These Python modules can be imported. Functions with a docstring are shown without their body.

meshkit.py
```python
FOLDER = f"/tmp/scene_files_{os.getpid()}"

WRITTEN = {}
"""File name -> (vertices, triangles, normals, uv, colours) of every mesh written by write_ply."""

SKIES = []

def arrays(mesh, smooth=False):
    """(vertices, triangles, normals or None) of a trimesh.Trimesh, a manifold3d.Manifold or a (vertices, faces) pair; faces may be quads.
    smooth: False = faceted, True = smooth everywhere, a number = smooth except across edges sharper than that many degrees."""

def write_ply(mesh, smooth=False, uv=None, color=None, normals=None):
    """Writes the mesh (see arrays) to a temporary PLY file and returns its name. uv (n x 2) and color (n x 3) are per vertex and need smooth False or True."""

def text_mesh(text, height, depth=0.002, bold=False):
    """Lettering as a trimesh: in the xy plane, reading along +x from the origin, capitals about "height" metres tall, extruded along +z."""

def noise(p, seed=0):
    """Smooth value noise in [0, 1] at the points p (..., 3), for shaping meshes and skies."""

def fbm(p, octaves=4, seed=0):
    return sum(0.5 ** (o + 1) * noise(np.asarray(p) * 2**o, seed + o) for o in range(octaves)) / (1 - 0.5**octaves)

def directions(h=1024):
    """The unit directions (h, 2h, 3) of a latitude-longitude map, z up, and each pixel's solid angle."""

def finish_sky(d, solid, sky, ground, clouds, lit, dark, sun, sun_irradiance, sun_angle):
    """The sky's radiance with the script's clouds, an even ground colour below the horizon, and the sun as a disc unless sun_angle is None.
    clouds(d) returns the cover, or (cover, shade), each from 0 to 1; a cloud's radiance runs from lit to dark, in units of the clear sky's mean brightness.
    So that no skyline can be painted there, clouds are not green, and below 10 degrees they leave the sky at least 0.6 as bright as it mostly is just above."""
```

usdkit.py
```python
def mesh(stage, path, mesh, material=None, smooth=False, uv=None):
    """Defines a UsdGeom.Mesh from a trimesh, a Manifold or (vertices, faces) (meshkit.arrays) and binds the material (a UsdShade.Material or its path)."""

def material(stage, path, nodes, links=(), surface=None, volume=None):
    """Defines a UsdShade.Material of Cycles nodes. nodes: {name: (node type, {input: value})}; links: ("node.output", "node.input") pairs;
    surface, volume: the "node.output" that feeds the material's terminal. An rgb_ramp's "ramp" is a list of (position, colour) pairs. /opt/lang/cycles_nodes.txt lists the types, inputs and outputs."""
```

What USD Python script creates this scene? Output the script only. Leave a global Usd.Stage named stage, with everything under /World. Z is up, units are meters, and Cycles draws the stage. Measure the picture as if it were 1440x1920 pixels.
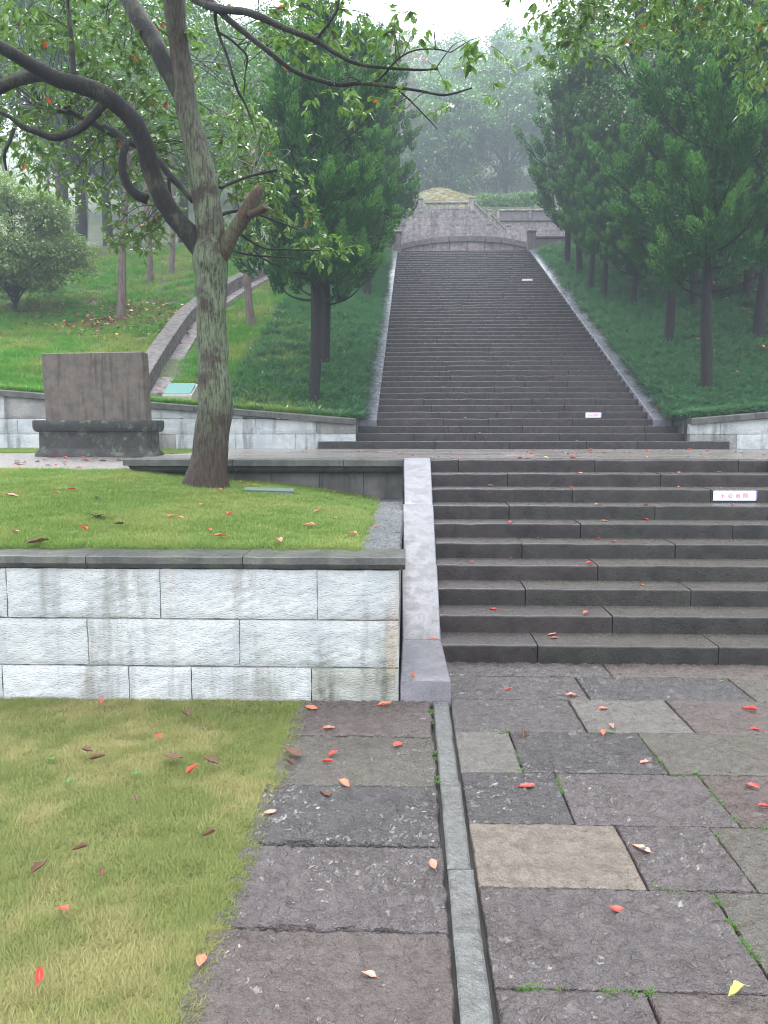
import math, random
import numpy as np, trimesh, usdkit, meshkit
from shapely.geometry import Polygon, LineString, box as sbox
from shapely.ops import unary_union
from pxr import Usd, UsdGeom, UsdLux, UsdShade, Gf, Sdf, Vt

stage = Usd.Stage.CreateInMemory()
UsdGeom.SetStageUpAxis(stage, UsdGeom.Tokens.z)
UsdGeom.SetStageMetersPerUnit(stage, 1.0)
WORLD = UsdGeom.Xform.Define(stage, '/World')
stage.SetDefaultPrim(WORLD.GetPrim())
UsdGeom.Scope.Define(stage, '/World/Looks')
rng = np.random.default_rng(7)
random.seed(7)

# ------------------------------------------------------------------ camera, sky, sun, exposure
EYE = np.array([0, 0, 1.7])
FOC = 1450.0                                  # focal length in 1440ths of the picture's width
PITCH, YAW = math.radians(6.02), math.radians(1.81)
FW = np.array([-math.sin(YAW) * math.cos(PITCH), math.cos(YAW) * math.cos(PITCH), -math.sin(PITCH)])
RT = np.array([math.cos(YAW), math.sin(YAW), 0])
UP = np.cross(RT, FW)
cam = UsdGeom.Camera.Define(stage, '/World/camera')
cam.CreateHorizontalApertureAttr(36.0)
cam.CreateVerticalApertureAttr(48.0)
cam.CreateFocalLengthAttr(36.0 * FOC / 1440)
cam.CreateClippingRangeAttr(Gf.Vec2f(0.05, 2000))
cam.CreateExposureAttr(1.9)
cam.AddTransformOp().Set(Gf.Matrix4d(*RT, 0, *UP, 0, *(-FW), 0, *EYE, 1))

SUN_EL, SUN_ROT = math.radians(58), math.radians(-25)
SKY_STRENGTH, CLOUD = 0.12, 11.0
dome = UsdLux.DomeLight.Define(stage, '/World/sky')
dome.GetPrim().SetCustomDataByKey('kind', 'structure')
dome.CreateIntensityAttr(1.0)
sky = usdkit.material(stage, '/World/Looks/overcast_sky', {
    's': ('sky_texture', dict(sky_type='single_scattering', sun_disc=False, sun_elevation=SUN_EL, sun_rotation=SUN_ROT)),
    'c': ('texture_coordinate', {}),
    'm': ('mapping', dict(scale=(1, 1, 2.5))),
    'n': ('noise_texture', dict(scale=1.6, detail=5.0, roughness=0.55)),
    'r': ('rgb_ramp', dict(ramp=[(0.3, (CLOUD * .83, CLOUD * .87, CLOUD * .94)), (0.7, (CLOUD * 1.0, CLOUD * 1.03, CLOUD * 1.09))])),
    'z': ('separate_xyz', {}),
    'd': ('map_range', dict(range_type='linear', from_min=0.0, from_max=1.0, to_min=0.48, to_max=1.3, clamp=True)),   # an overcast sky is brighter overhead
    'g': ('mix', dict(mix_type='multiply', fac=1.0)),
    'x': ('mix', dict(fac=0.93)),
    'b': ('background_shader', dict(strength=SKY_STRENGTH)),
}, [('c.generated', 'm.vector'), ('m.vector', 'n.vector'), ('n.fac', 'r.fac'), ('s.color', 'x.color1'), ('c.generated', 'z.vector'), ('z.z', 'd.value'), ('r.color', 'g.color1'), ('d.result', 'g.color2'), ('g.color', 'x.color2'), ('x.color', 'b.color')], surface='b.background')
UsdShade.MaterialBindingAPI.Apply(dome.GetPrim()).Bind(sky)
sun = UsdLux.DistantLight.Define(stage, '/World/sun')
sun.CreateIntensityAttr(0.25)
sun.CreateAngleAttr(35.0)
sun.CreateColorAttr(Gf.Vec3f(1, 0.97, 0.92))
sun.CreateNormalizeAttr(True)
sun.AddRotateXYZOp().Set(Gf.Vec3f(90 - math.degrees(SUN_EL), 0, 180 - math.degrees(SUN_ROT)))
HAZE_DENSITY = 0.0016


def ray(px, py):
    return FW + RT * (px - 720) / FOC - UP * (py - 960) / FOC


def at(px, py, Y):
    """The point of the vertical plane at distance Y that is seen at (px, py)."""
    r = ray(px, py)
    return EYE + r * (Y / r[1])


# ------------------------------------------------------------------ naming helpers
_used = {}


def numbered(path):
    k = _used.get(path, -1) + 1
    _used[path] = k
    return path if k == 0 else f'{path}_{k:03d}'


def tag(prim, label=None, cat=None, group=None, kind=None):
    for k, v in (('label', label), ('category', cat), ('group', group), ('kind', kind)):
        if v:
            prim.SetCustomDataByKey(k, v)
    return prim


def thing(name, label=None, cat=None, loc=(0, 0, 0), rz=0.0, scale=None, group=None, kind=None, rot=None):
    x = UsdGeom.Xform.Define(stage, numbered('/World/' + name))
    x.AddTranslateOp().Set(Gf.Vec3d(*map(float, loc)))
    if rot is not None:
        x.AddRotateXYZOp().Set(Gf.Vec3f(*map(float, rot)))
    else:
        x.AddRotateZOp().Set(float(rz))
    if scale is not None:
        x.AddScaleOp().Set(Gf.Vec3f(*(np.broadcast_to(scale, 3).astype(float).tolist())))
    return tag(x.GetPrim(), label, cat, group, kind)


def part(name, mesh, mat, parent=None, smooth=False, **kw):
    base = str(parent.GetPath()) if parent is not None else '/World'
    m = usdkit.mesh(stage, numbered(base + '/' + name), mesh, M[mat], smooth=smooth)
    return tag(m.GetPrim(), **kw)


def dup(src, loc, rz=0.0, scale=1.0, label=None, group=None, rot=None, cat=None):
    was = src.GetCustomData()
    name = src.GetName().rstrip('0123456789').rstrip('_')
    r = thing(name, label or was.get('label'), cat or was.get('category'), loc, rz, scale, group or was.get('group'), rot=rot)
    r.GetReferences().AddInternalReference(src.GetPath())
    r.SetInstanceable(True)
    return r


def instancer(name, protos, pos, scl, proto_idx, yaw, parent=None, tilt=None, **kw):
    """protos: list of (mesh, material). A PointInstancer for what nobody could count."""
    base = str(parent.GetPath()) if parent is not None else '/World'
    path = numbered(base + '/' + name)
    pi = UsdGeom.PointInstancer.Define(stage, path)
    targets = []
    for i, (mesh, mat) in enumerate(protos):
        p = f'{path}/tuft_{i + 1:03d}'
        usdkit.mesh(stage, p, mesh, M[mat])
        targets.append(p)
    rel = pi.CreatePrototypesRel()
    for t in targets:
        rel.AddTarget(t)
    n = len(pos)
    pi.CreateProtoIndicesAttr(Vt.IntArray.FromNumpy(np.asarray(proto_idx, np.int32)))
    pi.CreatePositionsAttr(Vt.Vec3fArray.FromNumpy(np.asarray(pos, np.float32)))
    s = np.asarray(scl, np.float32)
    if s.ndim == 1:
        s = np.repeat(s[:, None], 3, 1)
    pi.CreateScalesAttr(Vt.Vec3fArray.FromNumpy(s))
    q = np.zeros((n, 4), np.float32)              # (i, j, k, real)
    q[:, 2], q[:, 3] = np.sin(yaw / 2), np.cos(yaw / 2)
    pi.CreateOrientationsAttr(Vt.QuathArray([Gf.Quath(float(w), 0.0, 0.0, float(z)) for z, w in q[:, 2:]]))
    return tag(pi.GetPrim(), **kw)


# ------------------------------------------------------------------ materials
M = {}


class G:
    def __init__(s):
        s.nodes, s.links, s.k = {}, [], 0

    def __call__(s, kind, **inp):
        s.k += 1
        nm = f'n{s.k}'
        const = {}
        for k, v in inp.items():
            if isinstance(v, str) and v.startswith('@'):
                s.links.append((v[1:], f'{nm}.{k}'))
            else:
                const[k] = v
        s.nodes[nm] = (kind, const)
        return '@' + nm

    # common shapes
    def pos(s, scale=(1, 1, 1), obj=False):
        src = s('texture_coordinate') + '.object' if obj else s('geometry') + '.position'
        return s('mapping', vector=src, scale=scale) + '.vector'

    def noise(s, vec, scale, detail=4.0, rough=0.55, dist=0.0):
        return s('noise_texture', vector=vec, scale=scale, detail=detail, roughness=rough, distortion=dist) + '.fac'

    def ramp(s, fac, stops):
        return s('rgb_ramp', fac=fac, ramp=stops) + '.color'

    def mix(s, fac, a, b, kind='mix'):
        return s('mix', mix_type=kind, fac=fac, color1=a, color2=b) + '.color'

    def math(s, op, a, b=0.5, c=0.0, clamp=False):
        return s('math', math_type=op, value1=a, value2=b, value3=c, use_clamp=clamp) + '.value'

    def rng(s, v, a, b, c, d, kind='smoothstep'):
        return s('map_range', range_type=kind, value=v, from_min=a, from_max=b, to_min=c, to_max=d, clamp=True) + '.result'

    def bump(s, h, strength, distance):
        return s('bump', height=h, strength=strength, distance=distance) + '.normal'

    def make(s, name, surf=None, vol=None):
        M[name] = usdkit.material(stage, '/World/Looks/' + name, s.nodes, s.links, surface=surf and surf[1:], volume=vol and vol[1:])


def grey(*v):
    return tuple(v) if len(v) == 3 else (v[0],) * 3


def wet_slab(name, c1, c2, relief=1.0, wet=0.42, moss=0.0, moss_col=(0.035, 0.055, 0.02)):
    """Rough-hewn stone in the rain: water lies level in the pits."""
    g = G()
    p = g.pos()
    big = g.noise(p, 2.3, 5, 0.6)
    mot = g.noise(p, 13, 6, 0.7)
    gr = g.noise(p, 190, 3, 0.65)
    h = g.math('add', g.math('multiply', g.noise(p, 25, 4, .6), .6), g.math('multiply', g.noise(p, 62, 4, 0.6), .4))
    base = g.mix(g.rng(mot, .35, .65, 0, 1), c1, c2)
    base = g.mix(g.rng(gr, .3, .7, 0, 1), g.mix(1.0, base, (.72, .72, .72), 'multiply'), g.mix(1.0, base, (1.5, 1.42, 1.36), 'multiply'))
    base = g.mix(g.rng(big, .5, .66, 0, .6), base, g.mix(1.0, base, (.55, .5, .45), 'multiply'))
    base = g.mix(g.rng(g('voronoi_texture', vector=p, scale=120.0) + '.distance', .0, .2, .45, 0), base, grey(.17))
    if moss:
        base = g.mix(g.rng(g.noise(p, 5, 6, .7), .5, .66, 0, moss), base, moss_col)
    level = g.math('add', g.math('multiply', g.noise(p, 2.4, 3), .30), wet - .135)
    water = g.rng(g.math('subtract', level, h), -.05, .04, 0, 1)
    base = g.mix(water, base, g.mix(1.0, base, grey(.8), 'multiply'))
    hh = g.math('maximum', h, level)
    nrm = g.bump(g.math('add', hh, g.math('multiply', g.math('multiply', gr, .08), g.math('subtract', 1.0, water))), 0.9 * relief, 0.04)
    rough = g.rng(water, 0, 1, .21, .07, 'linear')
    g.make(name, g('principled_bsdf', base_color=base, roughness=rough, normal=nrm, ior=1.55) + '.BSDF')


def dark_stone(name, c1, c2, lichen=0.0, lich_col=(.08, .1, .07), rough=.45, bump=.5, stretch=(1, 1, 1), dirt=.6, worn=None, vary=.45, band=None):
    g = G()
    p = g.pos()
    ps = g.pos(stretch)
    mot = g.noise(p, 6, 7, 0.65)
    st = g.noise(ps, 3.0, 5, 0.6)
    gr = g.noise(p, 90, 4, 0.6)
    base = g.mix(g.rng(mot, .33, .67, 0, 1), c1, c2)
    base = g.mix(g.rng(g('object_info') + '.random', 0, 1, 0, vary), base, g.mix(1.0, base, (1.7, 1.55, 1.5), 'multiply'))
    base = g.mix(g.rng(st, .5, .66, 0, dirt), base, g.mix(1.0, base, (.42, .42, .42), 'multiply'))
    base = g.mix(g.rng(gr, .35, .7, 0, .8), base, g.mix(1.0, base, (1.5, 1.5, 1.5), 'multiply'))
    if lichen:
        base = g.mix(g.rng(g.noise(p, 4.3, 8, .72), .52, .62, 0, lichen), base, lich_col)
    if band:                                    # dark algae along the foot and the head of the stone
        z = g.math('add', g('separate_xyz', vector=g('geometry') + '.position') + '.z', g.math('multiply', g.noise(g.pos((3, 3, .6)), 2.0, 5, .6), .22))
        base = g.mix(g.math('maximum', g.rng(z, band[0], band[1], .85, 0), g.rng(z, band[2], band[3], 0, .6)), base, (.010, .0095, .008))
    if worn:                                    # upper faces paler: foot wear, plus wet sky sheen painted into the colour
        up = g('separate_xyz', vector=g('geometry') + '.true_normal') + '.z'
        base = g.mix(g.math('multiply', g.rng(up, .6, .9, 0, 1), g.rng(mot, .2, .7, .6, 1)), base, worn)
    nrm = g.bump(g.math('add', g.math('multiply', mot, .7), g.math('multiply', gr, .3)), bump, .02)
    g.make(name, g('principled_bsdf', base_color=base, roughness=g.rng(g.noise(p, 9, 4), .35, .65, rough - .14, rough + .12), normal=nrm, ior=1.36) + '.BSDF')


def hewn_stone(name, c1, c2, stain=.6, peck=1.0, stain_col=(.10, .092, .075), chis=48.0):
    """Pale stone dressed with a point chisel: rows of short pecks, rain stains, grey-green growth."""
    g = G()
    p = g.pos()
    mot = g.noise(p, 3.2, 6, 0.6)
    base = g.mix(g.rng(mot, .3, .7, 0, 1), c1, c2)
    base = g.mix(g.rng(g('object_info') + '.random', 0, 1, 0, .5), base, g.mix(1.0, base, (.78, .82, .8), 'multiply'))
    run = g.noise(g.pos((3.2, 3.2, .45)), 1.5, 5, .6)
    base = g.mix(g.rng(run, .5, .68, 0, stain), base, stain_col)
    base = g.mix(g.rng(g.noise(p, 2.1, 6, .7), .54, .68, 0, stain * .45), base, (.13, .15, .115))
    rust = g.noise(g.pos((6, 6, .5)), 1.1, 4, .6)
    base = g.mix(g.rng(rust, .64, .74, 0, stain * .5), base, (.3, .19, .11))
    v = g('voronoi_texture', vector=g.pos((.8, 1, 2.1)), scale=chis, randomness=.9)
    pk = g.rng(v + '.distance', 0, .55, 0, 1)
    low = g.noise(p, 14, 4)
    base = g.mix(g.rng(pk, 0, .4, .16, 0), base, g.mix(1.0, base, grey(.6), 'multiply'))
    nrm = g.bump(g.math('add', g.math('multiply', pk, .5), low), .45 * peck, .02)
    g.make(name, g('principled_bsdf', base_color=base, roughness=.5, normal=nrm, specular_ior_level=.4) + '.BSDF')


wet_slab('paving_purple', (.034, .0275, .0275), (.060, .050, .0495), 1.1, .43)
wet_slab('paving_grey', (.032, .0275, .0272), (.055, .0485, .0475), 1.1, .42)
wet_slab('paving_brown', (.038, .029, .026), (.064, .051, .046), 1.1, .41)
wet_slab('paving_tan', (.066, .052, .041), (.115, .096, .079), .9, .38)
wet_slab('paving_slate', (.024, .0212, .0214), (.044, .0395, .0395), 1.3, .45)
wet_slab('paving_rust', (.033, .021, .018), (.055, .0405, .036), 1.1, .43)
wet_slab('paving_mossy', (.034, .029, .0235), (.055, .048, .040), 1.0, .41, .2)
wet_slab('paving_pale', (.047, .042, .038), (.075, .069, .063), .8, .38)
wet_slab('kerb_stone', (.05, .051, .05), (.085, .088, .086), .6, .36)
wet_slab('landing_wet', (0.0595, 0.0525, 0.0504), (0.091, 0.084, 0.0805), .5, .40)
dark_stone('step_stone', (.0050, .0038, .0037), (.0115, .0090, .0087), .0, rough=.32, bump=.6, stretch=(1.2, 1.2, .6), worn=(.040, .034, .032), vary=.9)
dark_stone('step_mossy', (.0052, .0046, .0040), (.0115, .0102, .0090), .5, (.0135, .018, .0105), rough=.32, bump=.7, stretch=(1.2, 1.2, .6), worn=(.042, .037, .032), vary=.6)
dark_stone('ramp_stone', (.042, .043, .052), (.068, .070, .084), .0, rough=.22, bump=.3, dirt=.45)
dark_stone('ramp_foot_lit', (.062, .062, .070), (.10, .10, .11), .0, rough=.22, bump=.3, dirt=.45)  # ramp stone brightened to paint in the sky sheen on the foot
dark_stone('coping_stone', (0.0252, 0.02632, 0.02408), (0.0476, 0.04928, 0.04368), .35, (0.056, 0.0616, 0.042), rough=.4, bump=.55, stretch=(2.8, 2.8, 0.224))
dark_stone('stele_stone', (0.034, 0.0289, 0.02295), (0.0612, 0.05015, 0.0391), .0, rough=.6, bump=.25, stretch=(4.25, 4.25, 0.2975), dirt=.8)
dark_stone('stele_base', (.009, .0086, .0078), (.019, .018, .0155), .8, (.075, .098, .065), rough=.6, bump=.5, stretch=(3, 3, .5), dirt=.5)
dark_stone('terrace_dark', (0.035, 0.0315, 0.0315), (0.063, 0.056, 0.0546), .0, rough=.55, bump=.4, stretch=(2.1, 2.1, 0.28))
dark_stone('monument_stone', (0.045, 0.039, 0.042), (0.12, 0.105, 0.102), .55, (0.2352, 0.2072, 0.1904), rough=.6, bump=.3, stretch=(2.24, 2.24, 0.168), dirt=.7)
hewn_stone('wall_white', (0.2587, 0.269, 0.2743), (0.3415, 0.3467, 0.3415), .62)
hewn_stone('wall_white_mossy', (0.1687, 0.1743, 0.1518), (0.2531, 0.2531, 0.225), .9, 1.0, (0.05624, 0.05624, 0.03937))
hewn_stone('wall_wing', (0.225, 0.2418, 0.2475), (0.3262, 0.3374, 0.3374), .75, 1.3, (0.06749, 0.06749, 0.06186), 34.0)
hewn_stone('wall_wing_grey', (0.1125, 0.1069, 0.1012), (0.1912, 0.1856, 0.1743), .8, 1.3, (0.04499, 0.04499, 0.03937), 34.0)
hewn_stone('landing_wall', (0.05062, 0.0478, 0.04218), (0.1125, 0.1069, 0.09561), .85, .6, (0.01687, 0.01687, 0.01406))
hewn_stone('strip_pecked', (0.05624, 0.05905, 0.06186), (0.08436, 0.08717, 0.08998), .3, 1.8, (0.02812, 0.02812, 0.02812), 48.0)

g = G()
p = g.pos()
g.make('soil', g('principled_bsdf', base_color=g.mix(g.noise(p, 5, 6), (.035, .03, .018), (.075, .07, .035)), roughness=.8, normal=g.bump(g.noise(p, 30, 5), .8, .05)) + '.BSDF')
g = G()
p = g.pos()
c = g.mix(g.rng(g.noise(p, .5, 5), .35, .65, 0, 1), (.03, .055, .014), (.075, .095, .026))
c = g.mix(g.rng(g.noise(p, 2.6, 6, .65), .52, .66, 0, .7), c, (.1, .085, .04))
g.make('hill_ground', g('principled_bsdf', base_color=c, roughness=.75, normal=g.bump(g.noise(p, 14, 6), 1.0, .12)) + '.BSDF')
g = G()
p = g.pos()
v = g('voronoi_texture', vector=p, scale=26.0)
g.make('gravel_mat', g('principled_bsdf', base_color=g.mix(g('separate_color', color=v + '.color') + '.r', (.045, .04, .038), (.17, .145, .14)), roughness=.45, normal=g.bump(v + '.distance', .8, .03)) + '.BSDF')
g = G()
p = g.pos()
g.make('dark_gap', g('principled_bsdf', base_color=g.mix(g.noise(p, 8, 4), (.012, .011, .009), (.03, .028, .02)), roughness=.6) + '.BSDF')


g = G()
p = g.pos()
g.make('mortar', g('principled_bsdf', base_color=g.mix(g.rng(g.noise(p, 7, 5), .35, .65, 0, 1), (.05, .045, .037), (.15, .14, .125)), roughness=.7) + '.BSDF')


def bark(name, c1, c2, lichen, lich_col, low=None, scale=1.0, gloss=.5):
    g = G()
    p = g.pos((1, 1, .13))
    n1 = g.noise(p, 52 * scale, 7, .72, .3)
    n2 = g.noise(g.pos(), 3.5, 6, .65)
    base = g.mix(g.rng(n1, .35, .65, 0, 1), c1, c2)
    if lichen:
        lm = g.math('multiply', g.rng(n2, .5 - .14 * lichen, .62 - .10 * lichen, 0, 1), g.rng(n1, .40, .56, .12, 1))
        if low:                                 # growth only above the foot and below the fork, as it stands on this trunk
            z = g('separate_xyz', vector=g('geometry') + '.position') + '.z'
            lm = g.math('multiply', lm, g.math('multiply', g.rng(z, low[0], low[1], 0, 1), g.rng(z, low[2], low[3], 1, .15)))
        base = g.mix(lm, base, lich_col)
    nrm = g.bump(n1, 1.0, .04)
    g.make(name, g('principled_bsdf', base_color=base, roughness=gloss, normal=nrm, specular_ior_level=.18) + '.BSDF')


bark('bark_lichen', (.016, .011, .008), (.05, .034, .025), 1.0, (.105, .135, .078), (1.3, 2.3, 3.8, 5.6))
bark('bark_dark', (.004, .0033, .0028), (.012, .0098, .008), .12, (.04, .045, .025), gloss=.55)
bark('bark_stump', (.03, .018, .011), (.085, .052, .033), .2, (.07, .075, .04))
bark('bark_conifer', (.003, .0026, .0025), (.010, .008, .0075), .0, (0, 0, 0), scale=.8, gloss=.6)
bark('bark_pine', (.045, .031, .026), (.12, .088, .076), .0, (0, 0, 0), scale=.6, gloss=.6)
bark('bark_twig', (.01, .008, .007), (.024, .019, .016), .0, (0, 0, 0), gloss=.4)


def leaf(name, c1, c2, c3=None, share=0.0, gloss=.25, trans=.3, spec=.6, patch=None):
    g = G()
    r = g('geometry') + '.random_per_island'
    base = g.mix(r, c1, c2)
    if c3:
        base = g.mix(g.math('greater_than', g.math('fraction', g.math('multiply', r, 37.17)), 1 - share), base, c3)
    if patch:
        n = g.noise(g.pos(), patch[0], 4, .6)
        base = g.mix(g.rng(n, .44, .62, 0, patch[1]), base, patch[2])
    a = g('principled_bsdf', base_color=base, roughness=gloss, specular_ior_level=spec) + '.BSDF'
    t = g('translucent_bsdf', color=g.mix(1.0, base, (1.1, 1.25, .8), 'multiply')) + '.BSDF'
    g.make(name, g('mix_closure', fac=trans, closure1=a, closure2=t) + '.closure')


leaf('leaf_fore', (.085, .15, .03), (.17, .25, .055), (.04, .10, .02), .2, .2, .42, .7)
leaf('leaf_red', (.5, .07, .02), (.6, .14, .03), None, 0, .35, .35)
leaf('leaf_camphor', (.04, .09, .02), (.10, .17, .04), (.15, .2, .06), .15, .22, .3, .8)
leaf('leaf_hill', (.055, .12, .03), (.12, .2, .05), (.16, .2, .07), .15, .4, .3)
leaf('leaf_rusty', (.16, .085, .05), (.22, .14, .08), (.1, .11, .05), .3, .5, .25)
leaf('leaf_shrub', (.12, .18, .055), (.21, .27, .09), (.28, .3, .14), .2, .35, .3)
leaf('conifer_leaf', (0.01836, 0.06885, 0.01606), (0.04131, 0.1262, 0.02525), (0.06885, 0.1721, 0.03442), .25, .55, .12, .12)
leaf('conifer_dark', (0.01666, 0.0595, 0.01785), (0.03808, 0.1071, 0.02618), (0.0595, 0.1487, 0.0357), .18, .55, .12, .12)
leaf('lawn_blade', (.165, .19, .054), (.25, .265, .088), (.42, .34, .18), .32, .55, .32, .2, (1.6, .55, (.35, .29, .135)))
leaf('lawn_blade_green', (.135, .20, .046), (.20, .262, .07), (.33, .29, .13), .2, .55, .32, .2, (.9, .45, (.27, .265, .095)))
leaf('bank_blade', (.07, .19, .022), (.16, .31, .045), (.3, .28, .1), .12, .4, .35, .3, (.45, .65, (.27, .25, .085)))
leaf('mondo_blade', (0.05075, 0.1232, 0.06525), (0.1232, 0.232, 0.1232), (0.22, 0.30, 0.22), .42, .25, .25, .8)
leaf('conifer_tip', (0.0594, 0.1535, 0.0297), (0.1089, 0.2376, 0.0495), (0.1485, 0.2871, 0.0693), .2, .55, .15, .12)
leaf('mondo_front', (.05, .16, .02), (.11, .27, .035), (.17, .3, .055), .15, .3, .3, .6)
leaf('hedge_leaf', (.07, .14, .04), (.12, .2, .06), None, 0, .5, .3)
leaf('mound_blade', (.25, .19, .11), (.34, .26, .16), (.22, .2, .1), .12, .6, .2)
leaf('moss_blade', (.05, .12, .012), (.11, .2, .025), None, 0, .5, .3)


def fallen(name, c1, c2, gloss=.3):
    g = G()
    p = g.pos(obj=True)
    c = g.mix(g.noise(p, 90, 4), c1, c2)
    c = g.mix(g.rng(g('object_info') + '.random', 0, 1, 0, .4), c, g.mix(1.0, c, (.7, .6, .6), 'multiply'))
    a = g('principled_bsdf', base_color=c, roughness=gloss, ior=1.38) + '.BSDF'
    g.make(name, a)


fallen('fallen_red', (.36, .03, .025), (.5, .06, .04))
fallen('fallen_orange', (.42, .10, .05), (.5, .16, .09))
fallen('fallen_brown', (.06, .028, .014), (.12, .055, .03), .5)
fallen('fallen_pale', (.42, .16, .11), (.5, .25, .19), .15)
fallen('fallen_yellow', (.35, .33, .08), (.45, .42, .14))


def plain(name, c, rough=.5, spec=.5):
    g = G()
    g.make(name, g('principled_bsdf', base_color=g.mix(g.rng(g.noise(g.pos(), 12, 5), .3, .7, 0, .25), c, g.mix(1.0, c, grey(.7), 'multiply')), roughness=rough, specular_ior_level=spec) + '.BSDF')


plain('sign_white', (.42, .42, .47), .3)
plain('sign_red', (.5, .05, .075), .4)
plain('sign_shadow', (.16, .13, .3), .4)
plain('panel_teal', (.018, .125, .11), .6)
plain('panel_grey', (.2, .19, .17), .5)
plain('plaque_green', (.06, .10, .08), .35)

# ------------------------------------------------------------------ mesh helpers


def cat(parts):
    """Joins (v, f) pairs."""
    vs, fs, n = [], [], 0
    for v, f in parts:
        vs.append(v)
        fs.append(np.asarray(f) + n)
        n += len(v)
    return np.vstack(vs), np.vstack(fs)


def tris(f):
    f = np.asarray(f)
    return np.vstack([f[:, [0, 1, 2]], f[:, [0, 2, 3]]]) if f.shape[1] == 4 else f


def grid_faces(nu, nv, flip=False):
    i, j = np.meshgrid(np.arange(nu - 1), np.arange(nv - 1), indexing='ij')
    a = (i * nv + j).ravel()
    q = np.stack([a, a + nv, a + nv + 1, a + 1], 1)
    return tris(q[:, ::-1] if flip else q)


def box(x0, x1, y0, y1, z0, z1, b=0.008):
    """A box with chamfered edges."""
    b = min(b, (x1 - x0) * .3, (y1 - y0) * .3, (z1 - z0) * .3)
    pts = []
    for sx in (0, 1):
        for sy in (0, 1):
            for sz in (0, 1):
                c = np.array([(x0, x1)[sx], (y0, y1)[sy], (z0, z1)[sz]], float)
                d = np.array([1 - 2 * sx, 1 - 2 * sy, 1 - 2 * sz]) * b
                for k in range(3):
                    e = d.copy()
                    e[k] = 0
                    pts.append(c + e)
    h = trimesh.convex.convex_hull(np.array(pts))
    return np.array(h.vertices), np.array(h.faces)


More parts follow.
